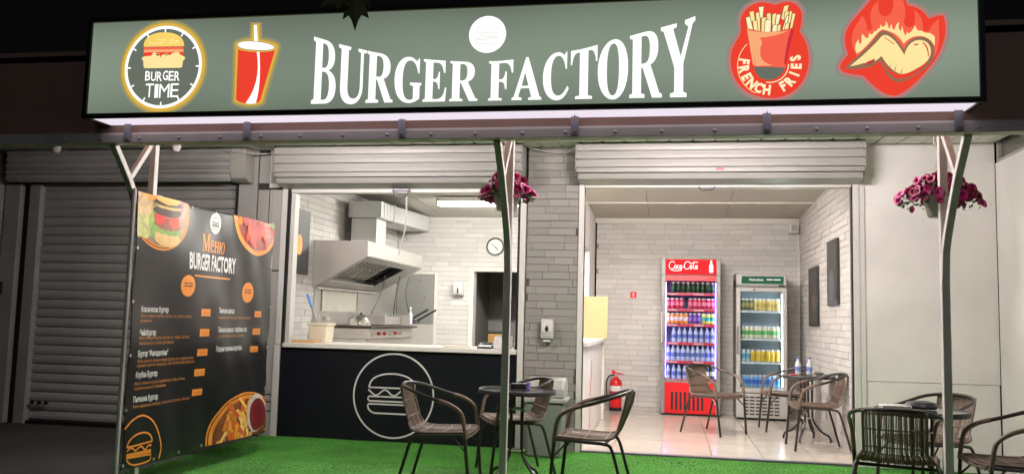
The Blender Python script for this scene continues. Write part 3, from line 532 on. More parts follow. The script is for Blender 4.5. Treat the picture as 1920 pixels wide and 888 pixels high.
obj('case', MB().box(XS0-.03, 1.565, -3.44, -3.21, 2.385, 2.965).box(XS0-.03, 1.565, -3.465, -3.44, 2.35, 2.372).box(XS0-.03, 1.565, -3.465, -3.44, 2.955, 2.975).box(XS0-.03, XS0-.004, -3.465, -3.44, 2.372, 2.955).box(1.538, 1.565, -3.465, -3.44, 2.372, 2.955).box(XS0-.03, XS0-.01, -3.44, -3.21, 2.356, 2.384).box(1.545, 1.565, -3.44, -3.21, 2.356, 2.384), m_case, sg)
obj('edge_trim', MB().box(XS0-.004, 1.538, -3.462, -3.4495, 2.3725, 2.379).box(XS0-.004, 1.538, -3.462, -3.4495, 2.948, 2.954), m_brass, sg)
face = obj('face_panel', MB().box(XS0-.003, 1.537, -3.4495, -3.441, 2.3795, 2.9475), g_face, sg)
cuts = [XS0-.008, -2.56, -1.57, -.54, .52, 1.543]
for a, b in zip(cuts[:-1], cuts[1:]): obj('diffuser', MB().box(a+.005, b-.005, -3.436, -3.216, 2.362, 2.383), g_under, sg)
def sf(layer): return lambda x, y: (XS0+x/1000, -3.4495-.0012*layer, ZS0+y/1000)
def art(name, polys, layer, m, parent): return obj(name, fill(polys, sf(layer)), m, parent)
GLY = {'B': 'M0 0 L0 5 L10 7 L10 93 L0 95 L0 100 L52 100 C80 100 92 90 92 76 C92 64 82 56 66 53 C88 51 100 41 100 27 C100 10 84 0 56 0 Z M40 56 L48 56 C62 56 66 64 66 75 C66 88 60 94 48 94 L40 94 Z M40 6 L50 6 C66 6 72 14 72 28 C72 43 64 50 48 50 L40 50 Z',
'U': 'M0 100 L44 100 L44 95 L36 93 L36 28 C36 14 46 8 58 8 C72 8 80 16 80 30 L80 93 L70 95 L70 100 L100 100 L100 95 L90 93 L90 30 C90 10 74 -2 52 -2 C26 -2 10 8 10 28 L10 93 L0 95 Z',
'R': 'M0 0 L0 5 L9 7 L9 93 L0 95 L0 100 L48 100 C76 100 88 90 88 74 C88 60 78 52 64 49 L92 7 L100 5 L100 0 L70 0 L40 46 L36 46 L36 7 L47 5 L47 0 Z M36 52 L44 52 C58 52 62 60 62 74 C62 88 56 94 44 94 L36 94 Z',
'G': 'M92 100 L92 66 L87 66 C82 84 72 94 58 94 C38 94 30 78 30 50 C30 20 38 5 58 5 C64 5 67 6 70 8 L70 36 L58 39 L58 44 L100 44 L100 39 L94 36 L94 8 C84 2 70 -2 56 -2 C22 -2 0 18 0 49 C0 80 22 102 54 102 C66 102 74 98 80 94 C84 94 86 96 87 100 Z',
'E': 'M0 0 L0 5 L10 7 L10 93 L0 95 L0 100 L94 100 L94 70 L88 70 C84 86 76 94 60 94 L42 94 L42 54 L48 54 C60 54 64 62 66 72 L71 72 L71 30 L66 30 C64 42 60 48 48 48 L42 48 L42 6 L60 6 C80 6 90 16 94 34 L100 34 L96 0 Z',
'F': 'M0 0 L0 5 L10 7 L10 93 L0 95 L0 100 L100 100 L100 68 L94 68 C90 86 80 94 62 94 L42 94 L42 53 L50 53 C62 53 66 61 68 72 L74 72 L74 28 L68 28 C66 41 62 47 50 47 L42 47 L42 7 L56 5 L56 0 Z',
'A': 'M0 0 L0 5 L7 8 L46 102 L54 102 L93 8 L100 5 L100 0 L56 0 L56 5 L66 7 L58 28 L30 28 L22 8 L34 5 L34 0 Z M33 34 L56 34 L44 66 Z',
'C': 'M92 100 L92 64 L87 64 C82 84 72 94 58 94 C38 94 31 78 31 50 C31 22 40 8 60 8 C74 8 84 16 94 28 L100 23 C90 8 76 -2 54 -2 C22 -2 0 18 0 49 C0 80 22 102 54 102 C66 102 74 98 80 94 C84 94 86 96 87 100 Z',
'T': 'M18 0 L18 5 L34 7 L34 94 L28 94 C14 94 8 86 5 70 L0 70 L0 100 L100 100 L100 70 L95 70 C92 86 86 94 72 94 L66 94 L66 7 L82 5 L82 0 Z',
'O': 'M50 -2 C78 -2 100 18 100 50 C100 82 78 102 50 102 C22 102 0 82 0 50 C0 18 22 -2 50 -2 Z M50 5 C64 5 70 20 70 50 C70 80 64 95 50 95 C36 95 30 80 30 50 C30 20 36 5 50 5 Z',
'Y': 'M28 0 L28 5 L40 7 L40 40 L8 93 L0 95 L0 100 L46 100 L46 95 L36 93 L58 54 L80 90 L70 95 L70 100 L100 100 L100 95 L92 92 L66 44 L66 7 L76 5 L76 0 Z'}
TOPS = ART['tops']
def top_at(x):
    for (a, za), (b, zb) in zip(TOPS[:-1], TOPS[1:]):
        if x <= b or b == TOPS[-1][0]: return za+(zb-za)*(x-a)/(b-a)
for ch, a, b in ART['letters']:
    polys = []
    for p in pth(GLY[ch], 8, 3):
        q = []
        for x, y in p:
            X = a+(b-a)*x/100; B = 42-5*(X-1445)/2180; q.append((X, B+(top_at(X)-B)*y/100))
        polys.append(q)
    art('letter', polys, 1, g_white, sg)
# clock with a burger
cx, cy, r = ART['clock']; r *= .98
em = obj('clock_emblem', fill([ell(cx, cy, r*1.13), ell(cx, cy, r)], sf(1)), g_gold2, sg)
art('halo', [ell(cx, cy, r*1.09), ell(cx, cy, r)], 2, g_gold, em); art('halo', [ell(cx, cy, r*1.17), ell(cx, cy, r*1.13)], 1, g_gold3, em)
art('dial', [ell(cx, cy, r*.94)], 1, g_disc, em); art('ring', [ell(cx, cy, r*1.015, n=64), ell(cx, cy, r*.94, n=64)], 3, g_white, em)
for k in range(12):
    t = k*PI/6; c, s_ = math.cos(t), math.sin(t); p0 = (cx+c*r*.95, cy+s_*r*.95); p1 = (cx+c*r*.855, cy+s_*r*.855)
    obj('tick', stroke([[p0, p1]], 9, sf(2)), g_white, em)
for nm, ly, m in (('bun_top', 2, g_yel2), ('peach', 2, g_peach), ('red_line', 3, g_red2), ('red_layer', 2, g_red), ('cheese', 3, g_yel), ('eye_a', 4, g_brn), ('eye_b', 4, g_brn)): art('burger_piece', pth(ART[nm]), ly, m, em)
bt = pth(ART['bun_top'])[0]; bx0, bx1 = min(p[0] for p in bt), max(p[0] for p in bt); by0, by1 = min(p[1] for p in bt), max(p[1] for p in bt)
mbs = MB()
for k in range(26):
    u = random.uniform(.12, .88); v = random.uniform(.12, .62 if .25 < u < .75 else .4); x = bx0+(bx1-bx0)*u; y = by0+(by1-by0)*v
    mbs.face([sf(3)(x+6*math.cos(a), y+4*math.sin(a)) for a in (0, 1.57, 3.14, 4.71)])
obj('seeds', mbs, g_yel3, em)
(ax, ay), (axx, ayy), (bx_, by_), (bxx, byy) = ART['btime']
def word(txt, x0, x1, y0, y1, bold, m, parent):
    n = len(txt); w = [(.45 if c == 'I' else 1.25 if c == 'M' else 1) for c in txt]; tot = sum(w)+.12*(n-1); x = x0; u = (x1-x0)/tot
    for c, k in zip(txt, w):
        dy = random.uniform(-4, 4); obj('letter', text_fit(c, x, x+k*u, y0+dy, y1+dy, sf(2), bold), m, parent); x += (k+.12)*u
word('BURGER', ax, axx, ay, ayy, .015, g_white, em); word('TIME', bx_, bxx, by_, byy, .0, g_white, em)
# cup
em = obj('cup_emblem', fill(pth(ART['cup_halo']), sf(1)), g_gold2, sg)
def grow(poly, d):
    A = sum(poly[i-1][0]*poly[i][1]-poly[i][0]*poly[i-1][1] for i in range(len(poly))); s_ = 1 if A > 0 else -1; out = []
    for i, p in enumerate(poly):
        a = Vector(poly[i-1]); b = Vector(poly[(i+1) % len(poly)]); t = (b-a); t = t.normalized() if t.length > 1e-9 else Vector((1, 0)); out.append((p[0]+t.y*d*s_, p[1]-t.x*d*s_))
    return out
ch = pth(ART['cup_halo'])[0]
art('halo', [grow(ch, 12)], .5, g_gold3, em); art('halo', [grow(ch, -9)], 2, g_gold, em)
for nm, ly, m in (('cup_body', 3, g_red), ('cup_swoosh', 4, g_white), ('cup_straw', 3, g_white), ('cup_lid', 5, g_white)): art('cup_piece', pth(ART[nm]), ly, m, em)
lid = pth(ART['cup_lid'])[0]; obj('lid_line', stroke([lid+[lid[0]]], 3, sf(6)), g_dark, em)
# round burger badge
cx, cy, r = ART['badge']; em = obj('burger_badge', fill([ell(cx, cy, r)], sf(1)), g_white, sg)
def burger_lines(cx, cy, w, h):
    """line drawing of a burger, w x h, centred"""
    f = lambda p: [(cx+x*w, cy+y*h) for x, y in p]
    bun = [(-.5, .09)]+[(-.5*math.cos(t), .09+.41*math.sin(t)**.85) for t in [k*PI/16 for k in range(1, 16)]]+[(.5, .09), (-.5, .09)]
    let = [(-.5+.02*k, -.02+(.035*math.cos(k*.37*1.65))) for k in range(51)]
    p1 = [(-.5, -.13), (.48, -.13), (.5, -.16), (.48, -.2), (-.48, -.2), (-.5, -.16), (-.5, -.13)]
    p2 = [(-.5, -.27), (.5, -.27), (.49, -.37), (.44, -.46), (.36, -.5), (-.36, -.5), (-.44, -.46), (-.49, -.37), (-.5, -.27)]
    return [f(bun), f(let), f(p1), f(p2)]
obj('burger_drawing', stroke(burger_lines(cx, cy, r*1.2, r*1.0), 2.2, sf(2)), glow('lit grey line', (.42, .44, .42), 1., var=0), em)
# french fries emblem
g_fade = glow('lit faint pink film', (.33, .235, .205), 1., var=0)
em = obj('fries_emblem', fill(pth(ART['fries_halo']), sf(1)), g_pink, sg)
art('halo', [grow(pth(ART['fries_halo'])[0], 12)], .5, g_fade, em)
for nm, ly, m in (('fries_blob', 2, g_red), ('fries_hole', 4, g_disc), ('fries_box', 6, g_red2), ('fries_box_light', 7, g_peach), ('fries_box_side', 8, g_peach), ('fries_box_dark', 7, g_red3)): art('emblem_piece', pth(ART[nm]), ly, m, em)
for k, q in enumerate(ART['sticks']):
    p = pth(q)[0]; fr = art('fry', [p], 5+.02*k, g_yel if k % 3 else g_yel3, em); obj('fry_line', stroke([p+[p[0]]], 3.6, sf(5.01+.02*k)), g_brn, fr)
cx, cy = ART['fries_ctr']; R0, R1 = ART['fries_r']; R0 *= .96
obj('rim_line', stroke([[(cx+R0*math.cos(t), cy+R0*math.sin(t)) for t in [2.35+k*.1 for k in range(20)]]], 4, sf(3)), g_yel, em)
obj('rim_line', stroke([[(cx+R1*math.cos(t), cy+R1*math.sin(t)) for t in [4.5+k*.1 for k in range(19)]]], 5, sf(5)), g_yel3, em)
rm = (R0*1.0+R1)/2+2; hh = (R0-R1)*.72
for k, c in enumerate('FRENCH FRIES'):
    if c == ' ': continue
    t = math.radians(170+k*18.6); mb = text2d(c, .05); xs_ = [v[0] for v in mb.v]; mid = (min(xs_)+max(xs_))/2; fn = sf(4.5); sc = hh/.727; ux = Vector((-math.sin(t), math.cos(t))); uy = Vector((-math.cos(t), -math.sin(t)))
    mb.v = [fn(*(Vector((cx+rm*math.cos(t), cy+rm*math.sin(t)))+ux*(v[0]-mid)*sc*.8+uy*(v[1]-.36)*sc)) for v in mb.v]; obj('letter', mb, g_yel3, em)
# flaming wing emblem
H0 = 578
def clip(p): return [(x, min(y, H0-2)) for x, y in p]
em = obj('wing_emblem', fill([clip(pth(ART['wing_halo'])[0])], sf(1)), g_pink, sg)
art('halo', [clip(grow(pth(ART['wing_halo'])[0], 12))], .5, g_fade, em)
for nm, ly, m in (('wing_blob', 2, g_red), ('wing_flame', 3, g_red2), ('wing_lower', 4, g_red), ('wing_yellow_flame', 5, g_yel), ('wing_outline', 6, glow('lit umber film', (.30, .15, .09), 1., var=.0)), ('wing_body', 7, g_yel), ('wing_red', 8, g_red)):
    art('emblem_piece', [clip(p) for p in pth(ART[nm])], ly, m, em)
for q in ART['wing_marks']: art('mark', pth(q), 9, g_red3, em)

# ------------------------------------------------------------------ menu banner
XB, YB0, ZB0, BW, BH, KB = -3.468, -2.94, .168, 2.192, 1.978, .92
def cloth(u, v):
    a = u/BW; b = v/BH; e = min(a, 1-a, 1)*4; e = min(1, e)
    d = .013*math.sin(9*a+7*b)*(1-b*.3)*e+.006*math.sin(21*a-10*b+1)*b*b+.006*math.sin(15*(a-b*.9))*max(0, b-.4)+.004*math.sin(33*a+3*b)*(1-b)**2
    d += .0035*math.sin(38*(a+.55*b)+2*math.sin(5*b))*max(0, a-.35)*1.6+.0045*math.sin(26*(b-.7*a)+1.5)*max(0, b-.55)*1.5
    return d+.006*math.sin(b*17)*math.exp(-a*9)+.008*math.sin(b*13+1)*math.exp(-(1-a)*8)
def bf(layer): return lambda u, v: (XB+cloth(u/1000, v/1000)+.0012*layer, YB0+u*KB/1000, ZB0+v*KB/1000)
m_vinyl = mat('black banner vinyl', (.010, .010, .0115), .3, spec=.42, var=.04, rvar=.02, scale=3); m_or = mat('orange print', (.78, .27, .035), .4, var=.03); m_wp = mat('white print', (.72, .72, .70), .4, var=.02)
m_desc = mat('dull orange print', (.52, .21, .05), .45, var=.05)
bn = thing('menu_banner', 'tall black vinyl menu banner laced to a frame beside the window', 'banner', (XB, -1.9, 0))
mb = MB(); nu, nv = 90, 70
for j in range(nv+1):
    for i in range(nu+1):
        u = BW*1000*i/nu; v = BH*1000*j/nv
        if i in (0, nu): u += (8 if i == 0 else -8)*abs(math.sin(j*PI/8.75))
        if j == nv: v -= 9*abs(math.sin(i*PI/11))
        mb.v.append(bf(0)(u, v))
for j in range(nv):
    for i in range(nu): a = j*(nu+1)+i; mb.f.append((a, a+1, a+nu+2, a+nu+1)); mb.m.append(0)
sheet = obj('sheet', mb, m_vinyl, bn, smooth=True)
sol = sheet.modifiers.new('t', 'SOLIDIFY'); sol.thickness = .0009; sol.offset = -1
Y1b, Z1b = YB0+BW*KB, ZB0+BH*KB
for y in (YB0-.012, Y1b+.004): obj('frame_tube', MB().tube([(XB-.022, y, ZB0-.02), (XB-.022, y, Z1b+.01)], .015, 8), m_steelp, bn, smooth=True)
for z in (ZB0+.02, Z1b-.03): obj('frame_tube', MB().tube([(XB-.036, YB0, z), (XB-.036, Y1b, z)], .011, 8), m_steelp, bn, smooth=True)
for y in (-2.78, Y1b-.02): obj('tie_wire', MB().tube([(XB-.022, y, Z1b), (XB-.03, y+.02, 2.75)], .0009, 4), m_blk, bn)
for k in range(6):
    for u in (22, BW*1000-22): x, y, z = bf(1)(u, 30+k*(BH*1000-60)/5); obj('grommet', MB().tube([(x, y, z), (x+.004, y, z)], .011, 10), m_bolt, bn)
for k in range(1, 6):
    for v in (22, BH*1000-30): x, y, z = bf(1)(30+k*(BW*1000-60)/6, v); obj('grommet', MB().tube([(x, y, z), (x+.004, y, z)], .011, 10), m_bolt, bn)
U1, V1 = BW*1000-6, BH*1000-8
def inside(poly, m=8):
    """cut an outline at the edge of the banner"""
    for ax_, lim, sg_ in ((0, m, 1), (0, U1, -1), (1, m, 1), (1, V1, -1)):
        out = []
        for i in range(len(poly)):
            a, b = poly[i-1], poly[i]; ia = (a[ax_]-lim)*sg_ >= 0; ib = (b[ax_]-lim)*sg_ >= 0
            if ia != ib:
                t = (lim-a[ax_])/(b[ax_]-a[ax_]); out.append((a[0]+(b[0]-a[0])*t, a[1]+(b[1]-a[1])*t))
            if ib: out.append(b)
        poly = out
        if len(poly) < 3: return []
    return poly
def dense(polys, ly):
    """filled print that follows the folds: cut fine so it stays on the sheet"""
    polys = [inside(p) for p in polys]; polys = [p for p in polys if len(p) > 2]
    if not polys: return None
    mb = fill(polys, lambda x, y: (x, y, 0)); bm = bmesh.new(); vs = [bm.verts.new(v) for v in mb.v]
    for f in mb.f:
        try: bm.faces.new([vs[i] for i in f])
        except ValueError: pass
    for _ in range(4):
        es = [e for e in bm.edges if e.calc_length() > 60]
        if not es: break
        bmesh.ops.subdivide_edges(bm, edges=es, cuts=1, use_grid_fill=False); bmesh.ops.triangulate(bm, faces=bm.faces)
    bm.verts.index_update(); out = MB(); fn = bf(ly); out.v = [fn(v.co.x, v.co.y) for v in bm.verts]; out.f = [tuple(v.index for v in f.verts) for f in bm.faces]; out.m = [0]*len(out.f); bm.free(); return out
def prt(name, polys, ly, m, parent):
    mb = dense(polys, ly); return obj(name, mb, m, parent) if mb else None
P = lambda n, c, **k: mat('print '+n, c, .4, **k)
# burger photo
cx, cy, rx, ry = MENU['burger']
em = prt('burger_photo', [ell(cx, cy, rx, ry)], 1, m_or, bn)
prt('photo_ring', [ell(cx, cy, rx*.955, ry*.945)], 1.6, m_vinyl, em); prt('photo_ring', [ell(cx, cy, rx*.935, ry*.925)], 2.2, m_or, em)
prt('photo_back', [ell(cx, cy, rx*.90, ry*.885)], 2.8, P('muted table', (.34, .22, .16), var=.55, scale=7), em)
def blob(x, y, a, b, rough=.08, n=26, sd=0):
    rr = random.Random(sd); return [(cx+rx*.9*(x+a*math.cos(t)*(1+rr.uniform(-rough, rough))), cy+ry*.9*(y+b*math.sin(t)*(1+rr.uniform(-rough, rough)))) for t in [2*PI*k/n for k in range(n)]]
for k, (x, y, a, b, c, va) in enumerate((( -.62, .75, .45, .22, (.42, .05, .16), .3), (-.55, .42, .34, .17, (.75, .33, .06), .35), (-.62, -.05, .33, .36, (.60, .42, .20), .4), (-.66, -.5, .32, .36, (.50, .50, .18), .45), (-.3, -.4, .18, .42, (.26, .42, .10), .5), (.62, .35, .22, .4, (.30, .16, .22), .45))): prt('photo_patch', [blob(x, y, a, b, .2, sd=k)], 3.2+.1*k, P('patch%d' % k, c, var=va, scale=18), em)
for k, (x, y, a, b, c, va) in enumerate(((.2, -.74, .52, .26, (.72, .47, .20), .2), (.2, -.52, .56, .14, (.20, .34, .07), .5), (.2, -.36, .50, .16, (.28, .09, .04), .6), (-.12, -.20, .22, .19, (.62, .05, .03), .25), (.42, -.24, .22, .19, (.62, .06, .03), .25), (.16, .02, .54, .15, (.05, .028, .02), .4), (.16, .17, .50, .09, (.55, .40, .14), .4), (.18, .26, .54, .10, (.045, .025, .02), .4), (.16, .46, .52, .24, (.72, .40, .10), .2))): prt('photo_layer', [blob(x, y, a, b, .07, sd=20+k)], 4+.25*k, P('layer%d' % k, c, var=va, scale=22), em)
# wings photo
cx, cy, rx, ry = MENU['wings']; rx = abs(rx)
em = prt('wings_photo', [ell(cx, cy, rx, ry)], 1, m_or, bn)
prt('photo_back', [ell(cx, cy, rx*.9, ry*.9)], 2, P('white plate', (.30, .05, .035), var=.4), em)
rr = random.Random(4)
for k in range(60):
    x = rr.uniform(-.9, .5); y = rr.uniform(-.85, .05)
    if x*x+y*y > .72: continue
    a = rr.uniform(.06, .12); b = rr.uniform(.12, .24); w = rr.uniform(-.7, .7)
    pts = [(cx+rx*.9*(x+a*math.cos(t)*math.cos(w)-b*math.sin(t)*math.sin(w)), cy+ry*.9*(y+a*math.cos(t)*math.sin(w)+b*math.sin(t)*math.cos(w))) for t in [2*PI*i/12 for i in range(12)]]
    c = rr.choice([(.50, .03, .02), (.62, .06, .02), (.40, .02, .015), (.70, .20, .03), (.25, .02, .02)]); prt('photo_piece', [pts], 3+.1*k, P('wing%.2f%.2f' % (c[0], c[1]), c, var=.45, scale=30), em)
prt('photo_piece', [[(cx+rx*.9*a, cy+ry*.9*b) for a, b in ((.3, -.28), (.75, -.42), (.8, .1), (.45, .1))]], 7.5, P('herb', (.16, .24, .06), var=.5, scale=25), em)
# fries photo
cx, cy, rx, ry = MENU['fries']; rx, ry = abs(rx), abs(ry)
em = prt('fries_photo', [ell(cx, cy, rx, ry)], 1, m_or, bn)
prt('photo_ring', [ell(cx, cy, rx*.965, ry*.955)], 1.6, m_vinyl, em); prt('photo_ring', [ell(cx, cy, rx*.94, ry*.93)], 2.2, m_or, em)
prt('photo_back', [ell(cx, cy, rx*.85, ry*.84)], 2.8, P('fries base', (.22, .06, .02), var=.6, scale=16), em)
for k in range(60):
    x = rr.uniform(-.8, .25); y = rr.uniform(-.3, .8)
    if x*x+y*y > .64: continue
    w = rr.uniform(.9, 2.4); L = rr.uniform(.14, .3); n_ = Vector((math.cos(w), math.sin(w))); p_ = Vector((-n_.y, n_.x))*.042
    pts = [Vector((x, y))+n_*L+p_, Vector((x, y))-n_*L+p_, Vector((x, y))-n_*L-p_, Vector((x, y))+n_*L-p_]
    c = rr.choice([(.80, .34, .04), (.88, .48, .10), (.62, .20, .03), (.70, .12, .03), (.92, .60, .22)]); prt('photo_piece', [[(cx+rx*.9*q.x, cy+ry*.9*q.y) for q in pts]], 3+.05*k, P('fry%.2f' % c[0], c, var=.25, scale=25), em)
prt('photo_piece', [[(cx+rx*(.32+.3*math.cos(t)), cy+ry*(.42+.5*math.sin(t))) for t in [i*PI/14 for i in range(28)]]], 7, P('bowl rim', (.55, .5, .47), var=.2), em)
prt('photo_piece', [[(cx+rx*(.36+.25*math.cos(t)), cy+ry*(.38+.42*math.sin(t))) for t in [i*PI/14 for i in range(28)]]], 7.5, P('ketchup', (.16, .008, .012), var=.5, scale=9), em)
# logo, titles, stamps
cx, cy, rx, ry = MENU['logo']; em = prt('burger_badge', [ell(cx, cy, rx, ry)], 1, m_wp, bn); obj('burger_drawing', stroke(burger_lines(cx, cy, rx*1.25, ry*1.1), 5, bf(2)), m_vinyl, em)
SER = {'М': 'M0 0 L0 5 L8 7 L8 93 L0 95 L0 100 L26 100 L50 30 L74 100 L100 100 L100 95 L92 93 L92 7 L100 5 L100 0 L66 0 L66 5 L76 7 L76 80 L48 0 L44 0 L16 82 L16 7 L26 5 L26 0 Z', 'е': 'M10 36 L92 36 C92 58 76 70 52 70 C22 70 2 56 2 33 C2 12 22 -2 54 -2 C74 -2 88 6 94 18 L88 20 C82 12 72 8 58 8 C36 8 24 18 24 36 Z M24 42 L70 42 C69 56 62 64 50 64 C36 64 27 56 24 42 Z', 'н': 'M0 0 L0 5 L8 7 L8 60 L0 63 L0 68 L38 68 L38 63 L30 60 L30 40 L70 40 L70 60 L62 63 L62 68 L100 68 L100 63 L92 60 L92 7 L100 5 L100 0 L62 0 L62 5 L70 7 L70 33 L30 33 L30 7 L38 5 L38 0 Z', 'ю': 'M0 0 L0 5 L5 7 L5 60 L0 63 L0 68 L26 68 L26 63 L21 60 L21 40 L36 40 C38 60 52 70 68 70 C88 70 100 54 100 34 C100 13 88 -2 68 -2 C50 -2 37 11 36 33 L21 33 L21 7 L26 5 L26 0 Z M68 4 C80 4 85 16 85 34 C85 52 80 64 68 64 C56 64 51 52 51 34 C51 16 56 4 68 4 Z'}
x0, y0, x1, y1 = MENU['menu']; x = x0; wds = dict(zip('Меню', (.33, .2, .22, .26))); tot = sum(wds.values())
for c in 'Меню':
    w = (x1-x0)*wds[c]/tot; obj('letter', fill([[(x+p[0]/100*w*.93, y0+p[1]/100*(y1-y0)) for p in q] for q in pth(SER[c], 6)], bf(1)), m_or, bn); x += w
x0, y0, x1, y1 = MENU['title']; obj('title_lettering', text_fit('BURGER FACTORY', x0, x1, y0, y1-20, bf(1), .03), m_wp, bn)
x0, y0, x1, y1 = MENU['line']; obj('underline', stroke([[(x0+(x1-x0)*k/40, y0) for k in range(41)]], 12, bf(2)), m_or, bn)
for key in ('st1', 'st2'):
    x0, y0, x1, y1 = MENU[key]; cx, cy = (x0+x1)/2, (y0+y1)/2; a, b = (x1-x0)/2, (y1-y0)/2*1.45
    em = obj('stamp', dense([[(cx+a*(1+.05*(k % 2))*math.cos(2*PI*k/56), cy+b*(1+.05*(k % 2))*math.sin(2*PI*k/56)) for k in range(56)]], 1), m_or, bn)
    for dy in (20, -2): obj('stamp_line', stroke([[(cx-a*.6, cy+dy), (cx-a*.1, cy+dy)], [(cx-a*.02, cy+dy), (cx+a*.62, cy+dy)]], 9, bf(2)), m_vinyl, em)
for t, x0, y0, x1 in MENU['heads']: obj('heading_lettering', text_fit(t, x0, x1, y0, y0+42, bf(1), .02), m_wp, bn)
for t, x0, y0, x1 in MENU['descs']: obj('description_lettering', text_fit(t, x0, x1, y0, y0+24, bf(1), .0), m_desc, bn)
for x0, y0, x1, y1 in MENU['tags']:
    em = obj('price_tag', dense([[(x0, y0), (x1, y0), (x1, y1), (x0, y1)]], 1), m_or, bn); h = y1-y0; w = x1-x0
    obj('price_mark', stroke([[(x0+w*a, y0+h*.3), (x0+w*a+w*.03, y0+h*.68), (x0+w*(a+.1), y0+h*.32)] for a in (.2, .36, .55, .7)], 6, bf(2)), P('faded orange', (.42, .16, .03)), em)
obj('logo_drawing', stroke([[q for q in p if q[0] > 9 and q[1] > 9] for key in ('lg_out', 'lg_let') for p in pth(MENU[key], 12)]+[p+[p[0]] for key in ('lg_bun', 'lg_p1', 'lg_p2') for p in pth(MENU[key], 8)], 13, bf(1)), m_or, bn)
# ------------------------------------------------------------------ serving counter
ct = thing('serving_counter', 'black fronted serving counter with white top and round burger logo', 'counter', (-2.6, 0, 0))
obj('front_panel', MB().box(-3.775, -1.405, -.012, .03, .004, .868), m_black, ct, bevel=.003)
obj('body', MB().box(-3.77, -1.41, .032, .60, .02, .868), m_white, ct)
obj('top', MB().box(-3.745, -1.405, -.045, .66, .872, .915), m_counter, ct, bevel=.005)
obj('end_post', MB().box(-3.84, -3.778, -.03, .1, 0, .895), m_alu, ct, bevel=.004)
cf = lambda x, z: (x, -.0145, z)
lg = obj('logo_ring', stroke([ell(-2.598, .443, .398, n=72)], .0155, cf, closed=True), m_cline, ct)
C0x, C0z = -2.612, .458
bunp = [(-2.845, .515)]+[(C0x-.228*math.cos(t), .515+.135*math.sin(t)**.8) for t in [k*PI/20 for k in range(1, 20)]]+[(-2.38, .515), (-2.845, .515)]
letp = [(-2.852+.0098*k, .468+.026*math.cos(k*.1309*2.6+.4)) for k in range(49)]
r1 = [(-2.85, .415)]+[(-2.85, .415), (-2.84, .43), (-2.40, .43), (-2.378, .415), (-2.378, .398), (-2.40, .386), (-2.835, .386), (-2.85, .398), (-2.85, .415)]
r2 = [(-2.85, .345), (-2.84, .358), (-2.395, .358), (-2.38, .345), (-2.385, .315), (-2.41, .288), (-2.45, .272), (-2.78, .272), (-2.82, .288), (-2.845, .315), (-2.85, .345)]
for p in (bunp, letp, r1, r2): obj('logo_line', stroke([p], .0145, cf), m_cline, ct)

# things on the counter
ZC = .915
t = thing('utensil_tub', 'cream plastic tub holding ladles on the counter end', 'tub', (-3.5, .33, ZC))
m_cream = mat('cream plastic', (.68, .62, .48), .45, var=.04)
def taper(x0, x1, y0, y1, z0, z1, s, m=None):
    mb = MB(); n = 0; cx, cy = (x0+x1)/2, (y0+y1)/2
    mb.v = [(cx+(x-cx)*s, cy+(y-cy)*s, z0) for y in (y0, y1) for x in (x0, x1)]+[(x, y, z1) for y in (y0, y1) for x in (x0, x1)]
    mb.f = [(0, 2, 3, 1), (4, 5, 7, 6), (0, 1, 5, 4), (2, 6, 7, 3), (0, 4, 6, 2), (1, 3, 7, 5)]; mb.m = [0]*6; return mb
obj('tub', taper(-3.60, -3.40, .22, .44, ZC, 1.09, .86), m_cream, t, bevel=.01); obj('rim', MB().box(-3.61, -3.39, .21, .45, 1.088, 1.112), m_cream, t, bevel=.006)
obj('ladle', MB().tube([(-3.52, .33, 1.05), (-3.47, .34, 1.18)], .012, 6).lathe([(.001, -.03), (.035, -.02), (.05, .02)], -3.45, .34, 1.16, 10), m_steel, t, smooth=True)
t = thing('spatula', 'steel spatula with bright blue handle leaning at the counter end', 'spatula', (-3.6, .42, 1.1))
obj('handle', MB().tube([(-3.745, .50, 1.405), (-3.675, .47, 1.27)], .014, 8), mat('blue plastic', (.01, .20, .62), .35), t, smooth=True); obj('blade', MB().prism([(-3.685, 1.29), (-3.665, 1.28), (-3.60, 1.10), (-3.64, 1.08)], 'y', .462, .47), m_steel, t)
tag(obj('cutting_board', MB().box(-3.70, -3.46, .07, .30, ZC+.001, ZC+.025), mat('pale wood', (.62, .36, .15), .55, var=.15, stretch=(1, 8, 1)), bevel=.005), 'pale wooden board lying at the left end of the counter', 'board')
tag(obj('paper_sheet', MB().box(-3.38, -3.12, .1, .3, ZC+.001, ZC+.004), m_wp), 'white paper sheet lying flat beside the cream tub', 'paper')
for k, x in enumerate((-3.655, -3.60)):
    t = thing('ladle', ('left' if k == 0 else 'right')+' long steel ladle hanging beside the cream tub', 'ladle', (x, .5, 1.0)); obj('shaft', MB().tube([(x, .5, 1.20), (x+.012*k, .48, .97)], .006, 6), m_steel, t); obj('scoop', MB().box(x-.018, x+.018+.01*k, .47, .49, .925, .972), m_steel, t, bevel=.006)
t = thing('tap', 'chrome tap standing at the left end of the kitchen', 'tap', (-3.74, .62, 1.05)); obj('spout', MB().tube(smooth_path([(-3.74, .62, 1.0), (-3.735, .62, 1.12), (-3.70, .6, 1.17), (-3.68, .57, 1.13)]), .014, 8), m_steel, t, smooth=True)
obj('body', MB().lathe([(.03, .9), (.03, 1.0), (.015, 1.02)], -3.74, .62, 0, 12), m_steel, t, smooth=True)
t = thing('card_terminal', 'black card terminal lying on the right of the counter', 'terminal', (-1.72, .1, ZC)); obj('body', MB().prism([(.02, ZC+.001), (.2, ZC+.001), (.2, ZC+.055), (.02, ZC+.02)], 'x', -1.80, -1.66), m_blk, t, bevel=.005); obj('screen', MB().box(-1.785, -1.675, .13, .19, ZC+.0555, ZC+.058), m_top, t)
